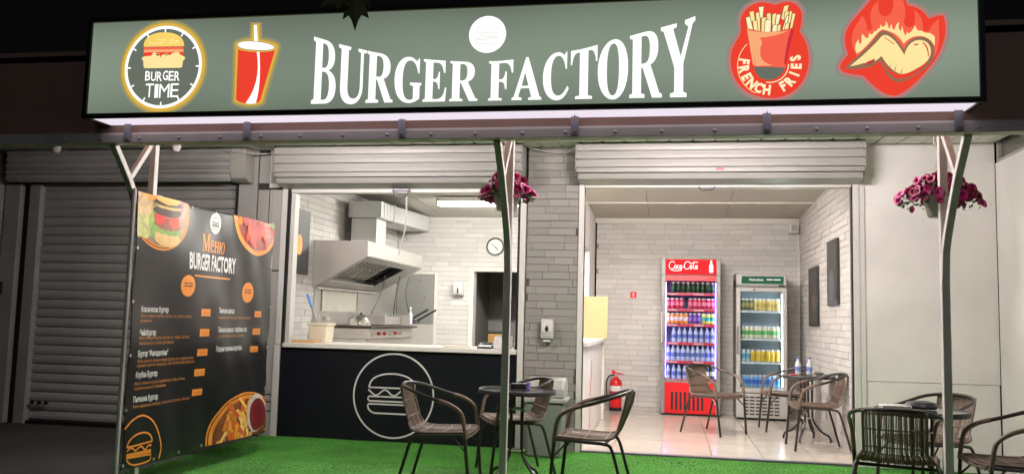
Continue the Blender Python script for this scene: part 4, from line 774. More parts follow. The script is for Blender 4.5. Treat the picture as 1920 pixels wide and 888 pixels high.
t = thing('receipt_printer', 'white receipt printer at the right end of the counter', 'printer', (-1.55, .2, ZC)); obj('body', MB().prism([(.06, ZC+.001), (.28, ZC+.001), (.28, ZC+.12), (.13, ZC+.12), (.06, ZC+.07)], 'x', -1.65, -1.50), mat('white plastic', (.66, .65, .62), .4), t, bevel=.008); obj('slot', MB().box(-1.635, -1.515, .15, .17, ZC+.121, ZC+.124), m_blk, t)
tag(obj('note_pad', MB().box(-2.16, -1.93, .12, .3, ZC+.001, ZC+.016), m_cream, bevel=.003), 'cream note pad lying flat on the counter', 'pad')
tag(obj('paper_roll', MB().tube([(-1.47, .2, ZC+.03), (-1.41, .2, ZC+.03)], .029, 12), m_wp), 'small white paper roll at the counter end by the frame', 'roll')

# ------------------------------------------------------------------ kitchen equipment
hd = thing('cooker_hood', 'large slanted steel cooker hood with filters on the kitchen wall', 'hood', (-3.6, 2, 1.5))
Y0h, Y1h = .95, 3.1
side = [(-3.885, 1.497), (-3.262, 1.845), (-3.262, 2.015), (-3.885, 2.022)]
obj('side_panel', MB().prism(side, 'y', Y0h, Y0h+.012), m_steel, hd, bevel=.003); obj('side_panel', MB().prism(side, 'y', Y1h-.012, Y1h), m_steel, hd, bevel=.003)
obj('front_panel', MB().box(-3.272, -3.260, Y0h+.013, Y1h-.013, 1.85, 2.014), m_steel, hd, bevel=.002)
obj('top_panel', MB().box(-3.884, -3.274, Y0h+.013, Y1h-.013, 2.008, 2.018), m_steel, hd); obj('back_panel', MB().box(-3.885, -3.875, Y0h+.013, Y1h-.013, 1.5, 2.006), m_steel, hd)
def sl_pt(t, up=0): return (-3.868+.596*t, 1.508+.336*t+up)
def slab_on_slope(t0, t1, y0, y1, up0, up1): a, b = sl_pt(t0), sl_pt(t1); return MB().prism([(a[0], a[1]+up0), (b[0], b[1]+up0), (b[0], b[1]+up1), (a[0], a[1]+up1)], 'y', y0, y1)
obj('rim', slab_on_slope(0, .2, Y0h+.014, Y1h-.014, 0, .012), m_steel, hd); obj('rim', slab_on_slope(.86, 1, Y0h+.014, Y1h-.014, 0, .012), m_steel, hd)
obj('rim', slab_on_slope(.2, .86, Y1h-.5, Y1h-.014, 0, .012), m_steel, hd); obj('rim', slab_on_slope(.2, .86, Y0h+.014, Y0h+.10, 0, .012), m_steel, hd)
for k in range(9):
    y = Y0h+.14+k*.13
    for q in ((.22, .5), (.53, .84)): obj('filter_bar', slab_on_slope(q[0], q[1], y, y+.075, .055, .075), mat('filter steel', (.62, .60, .55), .3, metal=.8), hd)
obj('filter_back', slab_on_slope(.18, .88, Y0h+.1, Y1h-.4, .10, .11), m_blk, hd)
dc = thing('ventilation_duct', 'galvanised square duct rising from the hood to the back wall', 'duct', (-3.6, 2.5, 2.02))
obj('riser', MB().box(-3.79, -3.47, 1.80, 2.16, 2.02, 2.372), m_galv, dc, bevel=.004)
obj('run', MB().box(-3.825, -3.41, 1.78, 2.25, 2.374, 2.572), m_galv, dc, bevel=.004)
obj('run', MB().prism([(2.29, 2.38), (3.9, 2.425), (3.9, 2.64), (2.29, 2.578)], 'x', -3.82, -3.415), m_galv, dc, bevel=.004)
obj('flange', MB().box(-3.84, -3.40, 2.252, 2.288, 2.365, 2.59), m_alu, dc, bevel=.003)
for k in range(3): obj('seam', MB().box(-3.409, -3.404, 1.88+k*.11, 1.886+k*.11, 2.38, 2.566), m_alu, dc)
gr = thing('griddle', 'steel flat griddle with red knobs under the hood', 'griddle', (-3.5, 1.6, .9))
obj('stand', MB().box(-3.86, -3.26, 1.0, 2.75, .02, .94), m_steel, gr, bevel=.005)
obj('cabinet', MB().box(-3.84, -3.24, 1.02, 2.72, .942, 1.06), m_steel, gr, bevel=.006); obj('plate', MB().box(-3.85, -3.20, 1.0, 2.74, 1.062, 1.085), mat('seasoned iron plate', (.06, .045, .035), .4, metal=.5, var=.3), gr, bevel=.004)
obj('splash_guard', MB().box(-3.87, -3.853, 1.0, 2.74, 1.09, 1.24), m_steel, gr); obj('splash_guard', MB().box(-3.85, -3.3, 2.742, 2.754, 1.06, 1.22), m_steel, gr)
for k in range(6): obj('knob', MB().tube([(-3.238, 1.12+k*.2, 1.0), (-3.205, 1.12+k*.2, 1.0)], .018, 10), mat('dark red knob', (.3, .02, .02), .4) if k in (1, 2, 4) else m_steel, gr)
t = thing('steel_cloche', 'shiny steel dome standing on the griddle', 'cloche', (-3.6, 1.75, 1.086)); obj('dome', MB().lathe([(.13, 0), (.125, .05), (.09, .10), (.03, .125), (.001, .128)], -3.6, 1.75, 1.086, 20), mat('polished steel', (.7, .69, .66), .12, metal=.95), t, smooth=True); obj('knob', MB().lathe([(.008, .125), (.015, .14), (.001, .155)], -3.6, 1.75, 1.086, 8), m_blk, t, smooth=True)
t = thing('deep_fryer', 'steel deep fryer with black basket handles beside the griddle', 'fryer', (-3.5, 3.3, 0)); obj('body', MB().box(-3.86, -3.3, 2.9, 3.88, .02, 1.1), m_steel, t, bevel=.006)
for y in (3.1, 3.5): obj('basket', MB().box(-3.75, -3.42, y-.12, y+.12, 1.10, 1.16), m_brk, t, bevel=.004); obj('basket_handle', MB().tube([(-3.42, y, 1.15), (-3.16, y, 1.30)], .014, 6), m_blk, t)
t = thing('toaster', 'low steel bun toaster with black vents behind the griddle', 'toaster', (-3.6, 2.4, 1.086)); obj('body', MB().box(-3.82, -3.42, 2.12, 2.70, 1.087, 1.22), m_steel, t, bevel=.01)
for k in range(7): obj('vent', MB().box(-3.421, -3.417, 2.17+k*.075, 2.215+k*.075, 1.20, 1.215), m_blk, t)
tag(obj('splash_cladding', MB().box(-3.874, -3.868, 1.2, 2.3, 1.12, 1.50), mat('pale splash panel', (.55, .53, .46), .25, var=.08, scale=10)), 'pale splash panel on the wall under the hood', 'panel')
tag(obj('steel_cladding', MB().box(-3.874, -3.866, 2.32, 3.93, 1.1, 1.8), m_steel), 'steel wall panel between splash panel and kitchen corner', 'panel')
tag(obj('steel_cladding', MB().box(-3.886, -3.872, 1.0, 1.16, 1.0, 1.494), m_steel), 'narrow steel strip below the near end of the hood', 'panel')
t = thing('steel_door', 'grey steel cold room door with white edge on the back wall', 'door', (-3.55, 3.92, .9)); obj('leaf', MB().box(-3.86, -3.31, 3.915, 3.937, .2, 1.81), mat('grey door steel', (.30, .30, .29), .3, metal=.4, var=.04), t, bevel=.003); obj('edge', MB().box(-3.307, -3.265, 3.905, 3.937, .2, 1.84), m_trim, t).__setitem__('label', 'white edge strip'); obj('edge', MB().box(-3.86, -3.31, 3.905, 3.937, 1.812, 1.84), m_trim, t)
for k, (x, y, lab) in enumerate(((-3.5, 2.3, 'thin dark cable hanging left under the hood'), (-3.42, 2.65, 'thick dark cable curving down under the hood'), (-3.36, 2.85, 'straight dark cable hanging right under the hood'))):
    tag(obj('cable', MB().tube(smooth_path([(x, y, 1.72), (x-.03, y-.05, 1.5), (x-.10+.06*k, y-.1*(2-k), 1.22)]), .007 if k == 1 else .005, 6), m_blk, smooth=True), lab, 'cable')
tag(obj('gas_pipe', MB().tube([(-3.84, 1.0, 1.49), (-3.84, 3.0, 1.50)], .012, 8), m_trim, smooth=True), 'pale pipe running along the wall below the hood', 'pipe')
t = thing('wall_clock', 'round white wall clock with black rim on the kitchen wall', 'clock', (-2.44, 3.93, 2.22))
obj('rim', MB().tube([(-2.44+.118*math.cos(k*PI/16), 3.925, 2.22+.118*math.sin(k*PI/16)) for k in range(32)], .013, 8, closed=True), m_blk, t, smooth=True); obj('dial', MB().prism([(-2.44+.115*math.cos(k*PI/16), 2.22+.115*math.sin(k*PI/16)) for k in range(32)], 'y', 3.922, 3.937), m_wp, t)
obj('hand', stroke([[(-2.49, 2.265), (-2.39, 2.16)]], .008, lambda x, z: (x, 3.919, z)), m_blk, t); obj('hand', stroke([[(-2.44, 2.22), (-2.40, 2.17)]], .013, lambda x, z: (x, 3.9185, z)), m_blk, t)
t = thing('towel_dispenser', 'white towel dispenser on the kitchen wall left of the dark doorway', 'dispenser', (-2.945, 3.93, 1.5)); obj('body', MB().prism([(3.936, 1.505), (3.85, 1.53), (3.83, 1.58), (3.84, 1.70), (3.936, 1.71)], 'x', -3.015, -2.875), mat('dispenser plastic', (.58, .57, .55), .35), t, bevel=.01); obj('window', MB().box(-2.955, -2.935, 3.826, 3.834, 1.55, 1.62), m_blk, t)
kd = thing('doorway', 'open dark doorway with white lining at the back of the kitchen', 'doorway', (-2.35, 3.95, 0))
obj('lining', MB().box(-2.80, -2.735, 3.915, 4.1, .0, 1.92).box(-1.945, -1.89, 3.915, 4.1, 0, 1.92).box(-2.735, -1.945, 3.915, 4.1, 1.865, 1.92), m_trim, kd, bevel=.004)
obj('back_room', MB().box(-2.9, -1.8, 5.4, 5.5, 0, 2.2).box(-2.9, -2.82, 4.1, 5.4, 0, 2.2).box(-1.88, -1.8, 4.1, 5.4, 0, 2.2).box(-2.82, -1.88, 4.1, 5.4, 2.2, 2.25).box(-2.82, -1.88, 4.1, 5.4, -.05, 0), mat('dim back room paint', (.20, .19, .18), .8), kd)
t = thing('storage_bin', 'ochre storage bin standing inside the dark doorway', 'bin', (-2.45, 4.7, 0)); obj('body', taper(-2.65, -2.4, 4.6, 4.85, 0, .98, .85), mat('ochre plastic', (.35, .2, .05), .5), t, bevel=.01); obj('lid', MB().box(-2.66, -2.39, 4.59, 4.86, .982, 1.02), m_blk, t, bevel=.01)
t = thing('framed_picture', 'dark framed picture of a burger on the kitchen side wall', 'picture', (-3.88, .6, 1.63)); obj('frame', MB().box(-3.888, -3.86, .40, .755, 1.62, 2.31), m_blk, t, bevel=.003); obj('print', MB().box(-3.8595, -3.857, .415, .74, 1.64, 2.29), mat('dark print', (.035, .035, .037), .6, var=.5, scale=14), t)
pp = obj('printed_burger', MB().prism([(.43+.075*math.cos(a)+.06, 1.93+.11*math.sin(a)) for a in [k*PI/8 for k in range(16)]], 'x', -3.8568, -3.8555), P('print orange', (.75, .33, .05), var=.5, scale=25), t)
t = thing('sauce_bottle', 'small clear bottle standing at the far end of the griddle', 'bottle', (-3.3, 2.8, 1.1)); obj('shell', MB().lathe([(.03, 0), (.032, .12), (.012, .17), (.012, .2)], -3.32, 2.82, 1.1, 12), mat('thin clear plastic', (.55, .58, .62), .15), t, True); obj('cap', MB().lathe([(.014, .2), (.014, .225), (.001, .226)], -3.32, 2.82, 1.1, 10), m_wp, t)
batten('double fluorescent tube light on the kitchen ceiling', -2.87, -1.55, 2.32, 2.61, 330, (1, .97, .89), n=2, gap=.09, r=.02)
# twin-tube light in the seating room, just inside above the door head
batten('twin tube light on the room ceiling inside the door head', -.75, .45, .72, 2.735, 370, (1, .92, .85), n=2, gap=.08, r=.02)

# ------------------------------------------------------------------ room fittings
rc = thing('side_counter', 'white side counter with red graphic left of the extinguisher', 'counter', (-.9, 1.5, 0))
obj('cabinet', MB().box(-1.015, -.80, .18, 2.55, .02, .955), m_white, rc, bevel=.003); obj('top', MB().box(-1.02, -.76, .16, 2.80, .96, 1.0), m_counter, rc, bevel=.004); obj('end_panel', MB().box(-.90, -.775, 2.56, 2.62, .02, .955), m_trim, rc, bevel=.003)
obj('graphic', stroke([[(.9, .1), (1.0, .3), (.98, .5), (1.12, .68), (1.1, .8)]], .05, lambda y, z: (-.798, y, z)), m_red, rc); obj('sticker', MB().box(-.95, -.86, .6, .9, 1.0005, 1.003), m_red, rc)
tag(obj('tan_board', MB().prism([(2.30, 1.003), (2.34, 1.003), (2.42, 1.50), (2.38, 1.50)], 'x', -1.015, -.725), mat('tan fibreboard', (.40, .275, .13), .6, var=.05), bevel=.003), 'tan board standing upright on the side counter', 'board')
# fire extinguisher
ex = thing('fire_extinguisher', 'red fire extinguisher standing on the floor by the side counter', 'extinguisher', (-.70, 3.78, .02))
X, Y = -.70, 3.78
obj('cylinder', MB().lathe([(.001, .04), (.075, .045), (.082, .07), (.082, .38), (.07, .42), (.035, .45), (.022, .47), (.001, .47)], X, Y, 0, 20), m_red, ex, smooth=True); obj('base_ring', MB().lathe([(.085, .018), (.088, .06), (.08, .065)], X, Y, 0, 20), m_blk, ex, smooth=True)
obj('label', MB().lathe([(.0832, .28), (.0832, .35)], X, Y, 0, 20), m_wp, ex, smooth=True)
for k in range(4): obj('symbol', MB().box(X-.055+k*.03, X-.037+k*.03, Y-.083, Y-.0815, .2, .225), m_wp, ex)
obj('valve', MB().lathe([(.018, .468), (.018, .50), (.01, .51)], X, Y, 0, 10).box(X-.005, X+.012, Y-.012, Y+.012, .50, .52), m_bolt, ex); obj('handle', MB().prism([(X-.05, .50), (X+.10, .50), (X+.10, .51), (X+.01, .525), (X-.04, .56), (X-.06, .55)], 'y', Y-.01, Y+.01), m_red, ex)
obj('hose', MB().tube(smooth_path([(X-.02, Y, .49), (X-.09, Y-.01, .47), (X-.125, Y-.02, .38), (X-.115, Y-.03, .2), (X-.10, Y-.03, .14)]), .011, 8), m_blk, ex, smooth=True)
es = thing('extinguisher_sign', 'small red square extinguisher sign on the back wall', 'sign', (-.49, 3.936, 1.53)); obj('plate', MB().box(-.53, -.445, 3.928, 3.937, 1.535, 1.617), m_red, es); obj('symbol', MB().box(-.495, -.478, 3.9265, 3.9275, 1.552, 1.602), m_wp, es)
sp = thing('wall_speaker', 'small white speaker box in the upper corner of the room', 'speaker', (1.62, 3.9, 2.43)); obj('body', MB().box(1.565, 1.68, 3.80, 3.936, 2.435, 2.56), m_alu, sp, bevel=.006); obj('grille', MB().box(1.585, 1.665, 3.796, 3.7995, 2.455, 2.54), m_alud, sp)
for lab, y0, y1, z0, z1, sd in (('tall dark framed picture on the side wall nearer the door', 1.16, 1.75, 1.43, 2.115, 1), ('tall dark framed picture on the side wall nearer the fridges', 2.38, 3.02, 1.21, 1.905, 2)):
    t = thing('framed_picture', lab, 'picture', (1.7, (y0+y1)/2, z0)); obj('frame', MB().box(1.678, 1.702, y0, y1, z0, z1), m_blk, t, bevel=.003)
    obj('print', MB().box(1.675, 1.677, y0+.04, y1-.04, z0+.04, z1-.04), mat('print grey %d' % sd, (.05, .048, .048), .5, var=.5, scale=6), t)
    if sd == 2: obj('printed_figure', MB().prism([(y0+.25+.12*math.cos(a), z0+.28+.10*math.sin(a)) for a in [k*PI/8 for k in range(16)]], 'x', 1.6742, 1.6748), P('rust print', (.11, .055, .04), var=.8, scale=12), t)
    else: obj('printed_figure', MB().prism([(y0+.3+.13*math.cos(a), z0+.22+.16*math.sin(a)) for a in [k*PI/8 for k in range(16)]], 'x', 1.6742, 1.6748), P('pale print', (.085, .08, .08), var=.8, scale=12), t)

# ------------------------------------------------------------------ fridges
m_fgrey = mat('grey fridge side', (.24, .235, .23), .4, metal=.2); m_pane = glass('fridge pane', (.96, .98, 1), .5)
g_led = glow('violet led', (.42, .36, 1.), 95, var=0); g_cool = glow('cool white led', (.86, .97, 1.), 150, var=0); g_head = glow('lit red header', (.86, .012, .02), 1., var=.03)
rf = thing('drinks_fridge', 'tall red drinks fridge with lit red header and full shelves', 'fridge', (.27, 3.6, 0), group='drinks fridges')
x0, x1, yf, yb = -.105, .655, 3.50, 3.93
obj('base', MB().box(x0, x1, yf+.02, yb, .012, .04), m_blk, rf); obj('side_panel', MB().box(x0, x0+.052, yf, yb, .04, 2.06), m_fgrey, rf, bevel=.003); obj('side_panel', MB().box(x1-.052, x1, yf, yb, .04, 2.06), m_fgrey, rf, bevel=.003)
obj('back_panel', MB().box(x0+.053, x1-.053, yb-.03, yb, .04, 2.05), mat('fridge liner', (.26, .26, .55), .5), rf); obj('roof_panel', MB().box(x0+.053, x1-.053, yf+.01, yb-.031, 2.03, 2.058), m_fgrey, rf)  # violet LED glow is tinted into the liner's own colour
hdr = obj('header', MB().box(x0+.053, x1-.053, yf+.005, yf+.09, 1.845, 2.045), g_head, rf); obj('header_seam', MB().box(x0+.01, x1-.01, yf-.003, yf+.004, 1.832, 1.842), m_blk, rf); obj('red_band', MB().box(x0+.053, x1-.053, yf+.004, yf+.03, 1.762, 1.83), m_red, rf)
hf_ = lambda x, z: (x, yf+.002, z)
# flowing white script on the header
SCR = ['M78 66 C58 88 10 84 4 40 C0 2 44 -8 70 18', 'M92 6 C74 6 74 42 92 42 C110 42 110 6 92 6 Z', 'M138 34 C118 50 108 24 120 12 C128 4 138 8 140 16', 'M158 6 C144 6 144 40 158 40 C171 40 171 6 158 6 Z M173 42 L172 6 L180 10', 'M184 24 L200 26', 'M284 66 C264 88 214 84 208 40 C204 2 248 -8 276 18', 'M298 6 C280 6 280 42 298 42 C316 42 316 6 298 6 Z', 'M334 8 C328 30 328 60 338 80 M334 8 L344 8', 'M366 6 C352 6 352 40 366 40 C379 40 379 6 366 6 Z M381 42 L380 6 L388 10', 'M284 64 C320 54 350 84 390 72', 'M30 -4 C80 -22 130 -12 176 -6']
for q in SCR:
    for p in pth(q, 8): obj('script_stroke', stroke([[(-.01+.375*a/390, 1.91+.105*b/80) for a, b in p]], .0105, hf_), g_white, hdr)
bp_ = [(.02, 0), (.028, .02), (.024, .055), (.03, .075), (.012, .125), (.012, .16), (-.012, .16), (-.012, .125), (-.03, .075), (-.024, .055), (-.028, .02), (-.02, 0)]
obj('bottle_mark', fill([[(.535+a, 1.87+b*1.02) for a, b in bp_]], hf_), g_white, hdr)
lower = obj('lower_panel', MB().box(x0+.053, x1-.053, yf+.002, yf+.03, .045, .44), m_red, rf, bevel=.003)
for k in range(8): obj('vent', MB().box(.03+k*.055, .058+k*.055, yf-.002, yf+.003, .09, .32), m_blk, lower)
obj('sill', MB().box(x0+.053, x1-.053, yf, yf+.05, .445, .465), m_fgrey, rf)
SHZ = [1.60, 1.39, 1.195, .955, .715, .475]
for z in SHZ:
    obj('shelf', MB().box(x0+.06, x1-.06, yf+.045, yb-.035, z-.012, z-.002), m_alu, rf); rl = obj('price_rail', MB().box(x0+.055, x1-.055, yf+.034, yf+.043, z-.03, z+.004), mat('red price rail', (.55, .03, .06), .4), rf)
    for a in (.0, .34): obj('price_strip', MB().box(x0+.08+a, x0+.21+a, yf+.031, yf+.0335, z-.024, z-.003), mat('pink price strip', (.75, .35, .40), .4), rl)
for x in (x0+.058, x1-.066): obj('led_strip', MB().box(x+.002, x+.006, yf+.032, yf+.036, .50, 1.74), g_led, rf)
obj('door_pane', MB().box(x0+.055, x1-.055, yf+.012, yf+.018, .468, 1.758), m_pane, rf)
obj('handle', MB().tube([(x0+.01, yf-.02, .95), (x0+.01, yf-.02, 1.35)], .008, 8), m_alu, rf, smooth=True)
CANP = [(.001, 0), (.024, 0), (.031, .012), (.031, .128), (.027, .142), (.0265, .146), (.001, .145)]
can_cache = {}
def can(x, y, z, body, band, label, group, h=1., r=1.):
    key = (body, band, h, r)
    if key not in can_cache:
        prof = [(a*r, b*h) for a, b in CANP]; prof = prof[:3]+[(.0312*r, .045*h), (.0312*r, .095*h)]+prof[3:]
        mi = [0, 0, 1, 2, 1, 0, 0, 0]
        can_cache[key] = MB().lathe(prof, 0, 0, 0, 14, mis=mi).mesh('drink_can', [mat('can aluminium', (.65, .65, .66), .3, metal=.8), mat('can '+str(body), body, .3, metal=.25, var=.03), mat('can '+str(band), band, .3, metal=.2, var=.05)], True)
    o = obj('drink_can', can_cache[key], None); o.location = (x+random.uniform(-.002, .002), y+random.uniform(-.006, .016), z); o.rotation_euler.z = random.uniform(0, 6); return tag(o, label, 'can', group)
m_wat = mat('clear water bottle', (.42, .46, .66), .15, var=.1, scale=40); m_cap = mat('white cap', (.6, .62, .7), .4); m_lab = mat('blue bottle label', (.10, .14, .40), .4, var=.3, scale=30)
BOT = [(.001, 0), (.030, .002), (.034, .012), (.034, .055), (.0325, .06), (.0325, .115), (.034, .12), (.033, .145), (.014, .185), (.0135, .195), (.015, .197), (.015, .212), (.001, .213)]
bot_me = MB().lathe(BOT, 0, 0, 0, 14, mis=[0, 0, 0, 0, 1, 0, 0, 0, 0, 2, 2, 2]).mesh('water_bottle', [m_wat, m_lab, m_cap], True)
gre = MB().lathe(BOT, 0, 0, 0, 14, mis=[0, 0, 0, 0, 1, 0, 0, 0, 0, 2, 2, 2]).mesh('drink_bottle', [mat('dark green bottle', (.02, .05, .035), .2), mat('cream label', (.6, .6, .5), .4), mat('cream cap', (.7, .7, .62), .4)], True)
yc = yf+.085; xa, xb = x0+.095, x1-.095
def row(n, skip=()): return [(k, xa+(xb-xa)*k/(n-1)) for k in range(n) if k not in skip]
F = 'of the red fridge'
for i, (k, x) in enumerate(row(10, (0,))): can(x, yc, SHZ[0], (.012, .016, .012), (.018, .075, .018), f'{ORD[i]} black energy drink can from left on the red fridge top shelf', 'energy drink cans')
for i, (k, x) in enumerate(row(11, (4,))): can(x, yc, SHZ[1], (.55, .015, .06), (.75, .22, .30), f'{ORD[i]} red cola can from left on the red fridge second shelf', 'cola cans')
cols = [((.85, .30, .05), (.75, .62, .70), 'orange')]*5+[((.14, .06, .32), (.30, .16, .55), 'purple')]*3+[((.75, .70, .12), (.05, .42, .35), 'yellow and green')]*3
for i, (k, x) in enumerate(row(11)): b, d, nm = cols[i]; can(x, yc, SHZ[2], b, d, f'{nm} soft drink can, {ORD[i]} from left on the red fridge third shelf', 'soft drink cans')
def bottle(x, z, lab, me=bot_me, nm='water_bottle', y=None, s=1.):
    o = obj(nm, me, None); o.location = (x+random.uniform(-.002, .002), (y if y is not None else yc)+random.uniform(-.004, .016), z); o.scale = (s, s, s); o.rotation_euler.z = random.uniform(0, 6); return tag(o, lab, 'bottle', 'bottles in the red fridge' if y is None else None)
for i, (k, x) in enumerate(row(9, (0,))): bottle(x, SHZ[3], f'{ORD[i]} clear water bottle from left on the red fridge fourth shelf', s=.93)
for i, (k, x) in enumerate(row(10)): bottle(x, SHZ[4], f'{ORD[i]} clear water bottle from left on the red fridge fifth shelf', s=.95)
for i, (k, x) in enumerate(row(9)):
    if i < 5: bottle(x, SHZ[5], f'{ORD[i]} clear water bottle from left on the red fridge bottom shelf', s=.9)
    else: bottle(x, SHZ[5], f'{ORD[i-5]} pale capped green bottle from left on the red fridge bottom shelf', gre, 'drink_bottle', s=.98)
# second fridge
hk = thing('drinks_fridge', 'grey drinks fridge with green header and half empty shelves', 'fridge', (1.15, 3.4, 0), group='drinks fridges')
x0, x1, yf, yb = .84, 1.46, 3.30, 3.90; m_sil = mat('silver fridge plastic', (.40, .39, .375), .4, metal=.1)
obj('base', MB().box(x0+.02, x1-.02, yf+.04, yb, .012, .05), m_blk, hk); obj('side_panel', MB().box(x0, x0+.035, yf+.05, yb, .05, 1.79), mat('dark fridge side', (.10, .10, .10), .4), hk, bevel=.003); obj('side_panel', MB().box(x1-.035, x1, yf+.05, yb, .05, 1.79), m_sil, hk, bevel=.003)
obj('back_panel', MB().box(x0+.036, x1-.036, yb-.03, yb, .05, 1.79), mat('pale fridge liner', (.34, .42, .46), .5), hk); obj('ceiling_panel', MB().box(x0+.036, x1-.036, yf+.05, yb-.031, 1.67, 1.70), m_sil, hk)
hdr = obj('header', MB().prism([(yf+.03, 1.685), (yf+.0, 1.72), (yf+.02, 1.84), (yf+.06, 1.87), (yb, 1.87), (yb, 1.70), (yf+.06, 1.70)], 'x', x0, x1), m_sil, hk, bevel=.01)
HZ = lambda x, z, o=0: (x, yf-.003-.0012*o+(z-1.72)*.1667, z)
gp = obj('header_plate', fill([[(x0+.06, 1.728), (x1-.04, 1.728), (x1-.035, 1.825), (x0+.07, 1.825)]], lambda x, z: HZ(x, z)), glow('dim green header', (.015, .13, .07), .7, var=.1), hk)
obj('header_lettering', text_fit('Heineken', 1.0, 1.175, 1.768, 1.797, lambda x, z: HZ(x, z, 1), .02), mat('white lettering', (.7, .72, .7), .4, emit=.25), gp); obj('header_line', stroke([[(1.215, 1.783), (1.29, 1.783)], [(1.30, 1.783), (1.385, 1.783)]], .012, lambda x, z: HZ(x, z, 1)), mat('white lettering', None), gp)
obj('thermostat', MB().box(1.36, 1.42, yf-.004, yf+.004, 1.70, 1.722), m_blk, hk)
dr = obj('door_frame', MB().box(x0, x0+.05, yf, yf+.045, .36, 1.68).box(x1-.05, x1, yf, yf+.045, .36, 1.68).box(x0+.05, x1-.05, yf, yf+.045, 1.63, 1.68).box(x0+.05, x1-.05, yf, yf+.045, .36, .41), m_sil, hk, bevel=.004)
obj('pane', MB().box(x0+.05, x1-.05, yf+.02, yf+.026, .41, 1.63), m_pane, dr); obj('lock', MB().tube([(1.06, yf-.004, 1.655), (1.06, yf+.001, 1.655)], .012, 10), m_blk, dr); obj('handle', MB().tube(smooth_path([(x0+.02, yf+.0, 1.18), (x0+.012, yf-.03, 1.14), (x0+.012, yf-.03, .88), (x0+.02, yf, .84)]), .010, 8), m_fgrey, dr, smooth=True)
obj('lower_panel', MB().box(x0, x1, yf+.01, yf+.05, .05, .35), m_sil, hk, bevel=.004)
for r_ in range(6):
    for c_ in range(6): obj('vent', MB().box(x0+.09+c_*.075, x0+.15+c_*.075, yf+.006, yf+.0115, .085+r_*.042, .103+r_*.042), m_blk, hk)
SH2 = [1.385, 1.035, .74, .42]
for z in SH2: obj('shelf', MB().box(x0+.045, x1-.045, yf+.06, yb-.035, z-.010, z-.002), m_alu, hk); obj('price_rail', MB().box(x0+.05, x1-.05, yf+.052, yf+.059, z-.022, z), mat('clear rail', (.55, .62, .60), .3), hk)
obj('led_strip', MB().box(x1-.062, x1-.052, yf+.046, yf+.05, .44, 1.60), g_cool, hk); obj('led_strip', MB().box(x0+.06, x1-.07, yf+.06, yf+.068, 1.655, 1.663), glow('added cool led', (.80, .95, 1.), 60, var=0), hk)  # the strip under the cabinet top is added to brighten the interior
G = 'in the grey fridge'; xa, xb = x0+.095, x1-.105; yc2 = yf+.10
rows2 = [[((.10, .12, .06), (.30, .26, .10), 'dark green and gold')]*3+[((.60, .47, .16), (.45, .34, .10), 'gold')]*6, [((.62, .60, .42), (.12, .38, .12), 'pale green and cream')]*9, [((.40, .55, .60), (.10, .30, .45), 'blue and silver')]*2+[((.70, .52, .06), (.62, .42, .05), 'yellow')]*6, [((.20, .42, .70), (.05, .16, .50), 'blue')]*9]
rn = ['top', 'second', 'third', 'bottom']
for j, rw in enumerate(rows2):
    for i, (b, d, nm) in enumerate(rw): can(xa+(xb-xa)*i/(len(rw)-1), yc2, SH2[j], b, d, f'{nm} beer can, {ORD[i]} from left on the grey fridge {rn[j]} shelf', 'beer cans', h=1.08, r=.98)
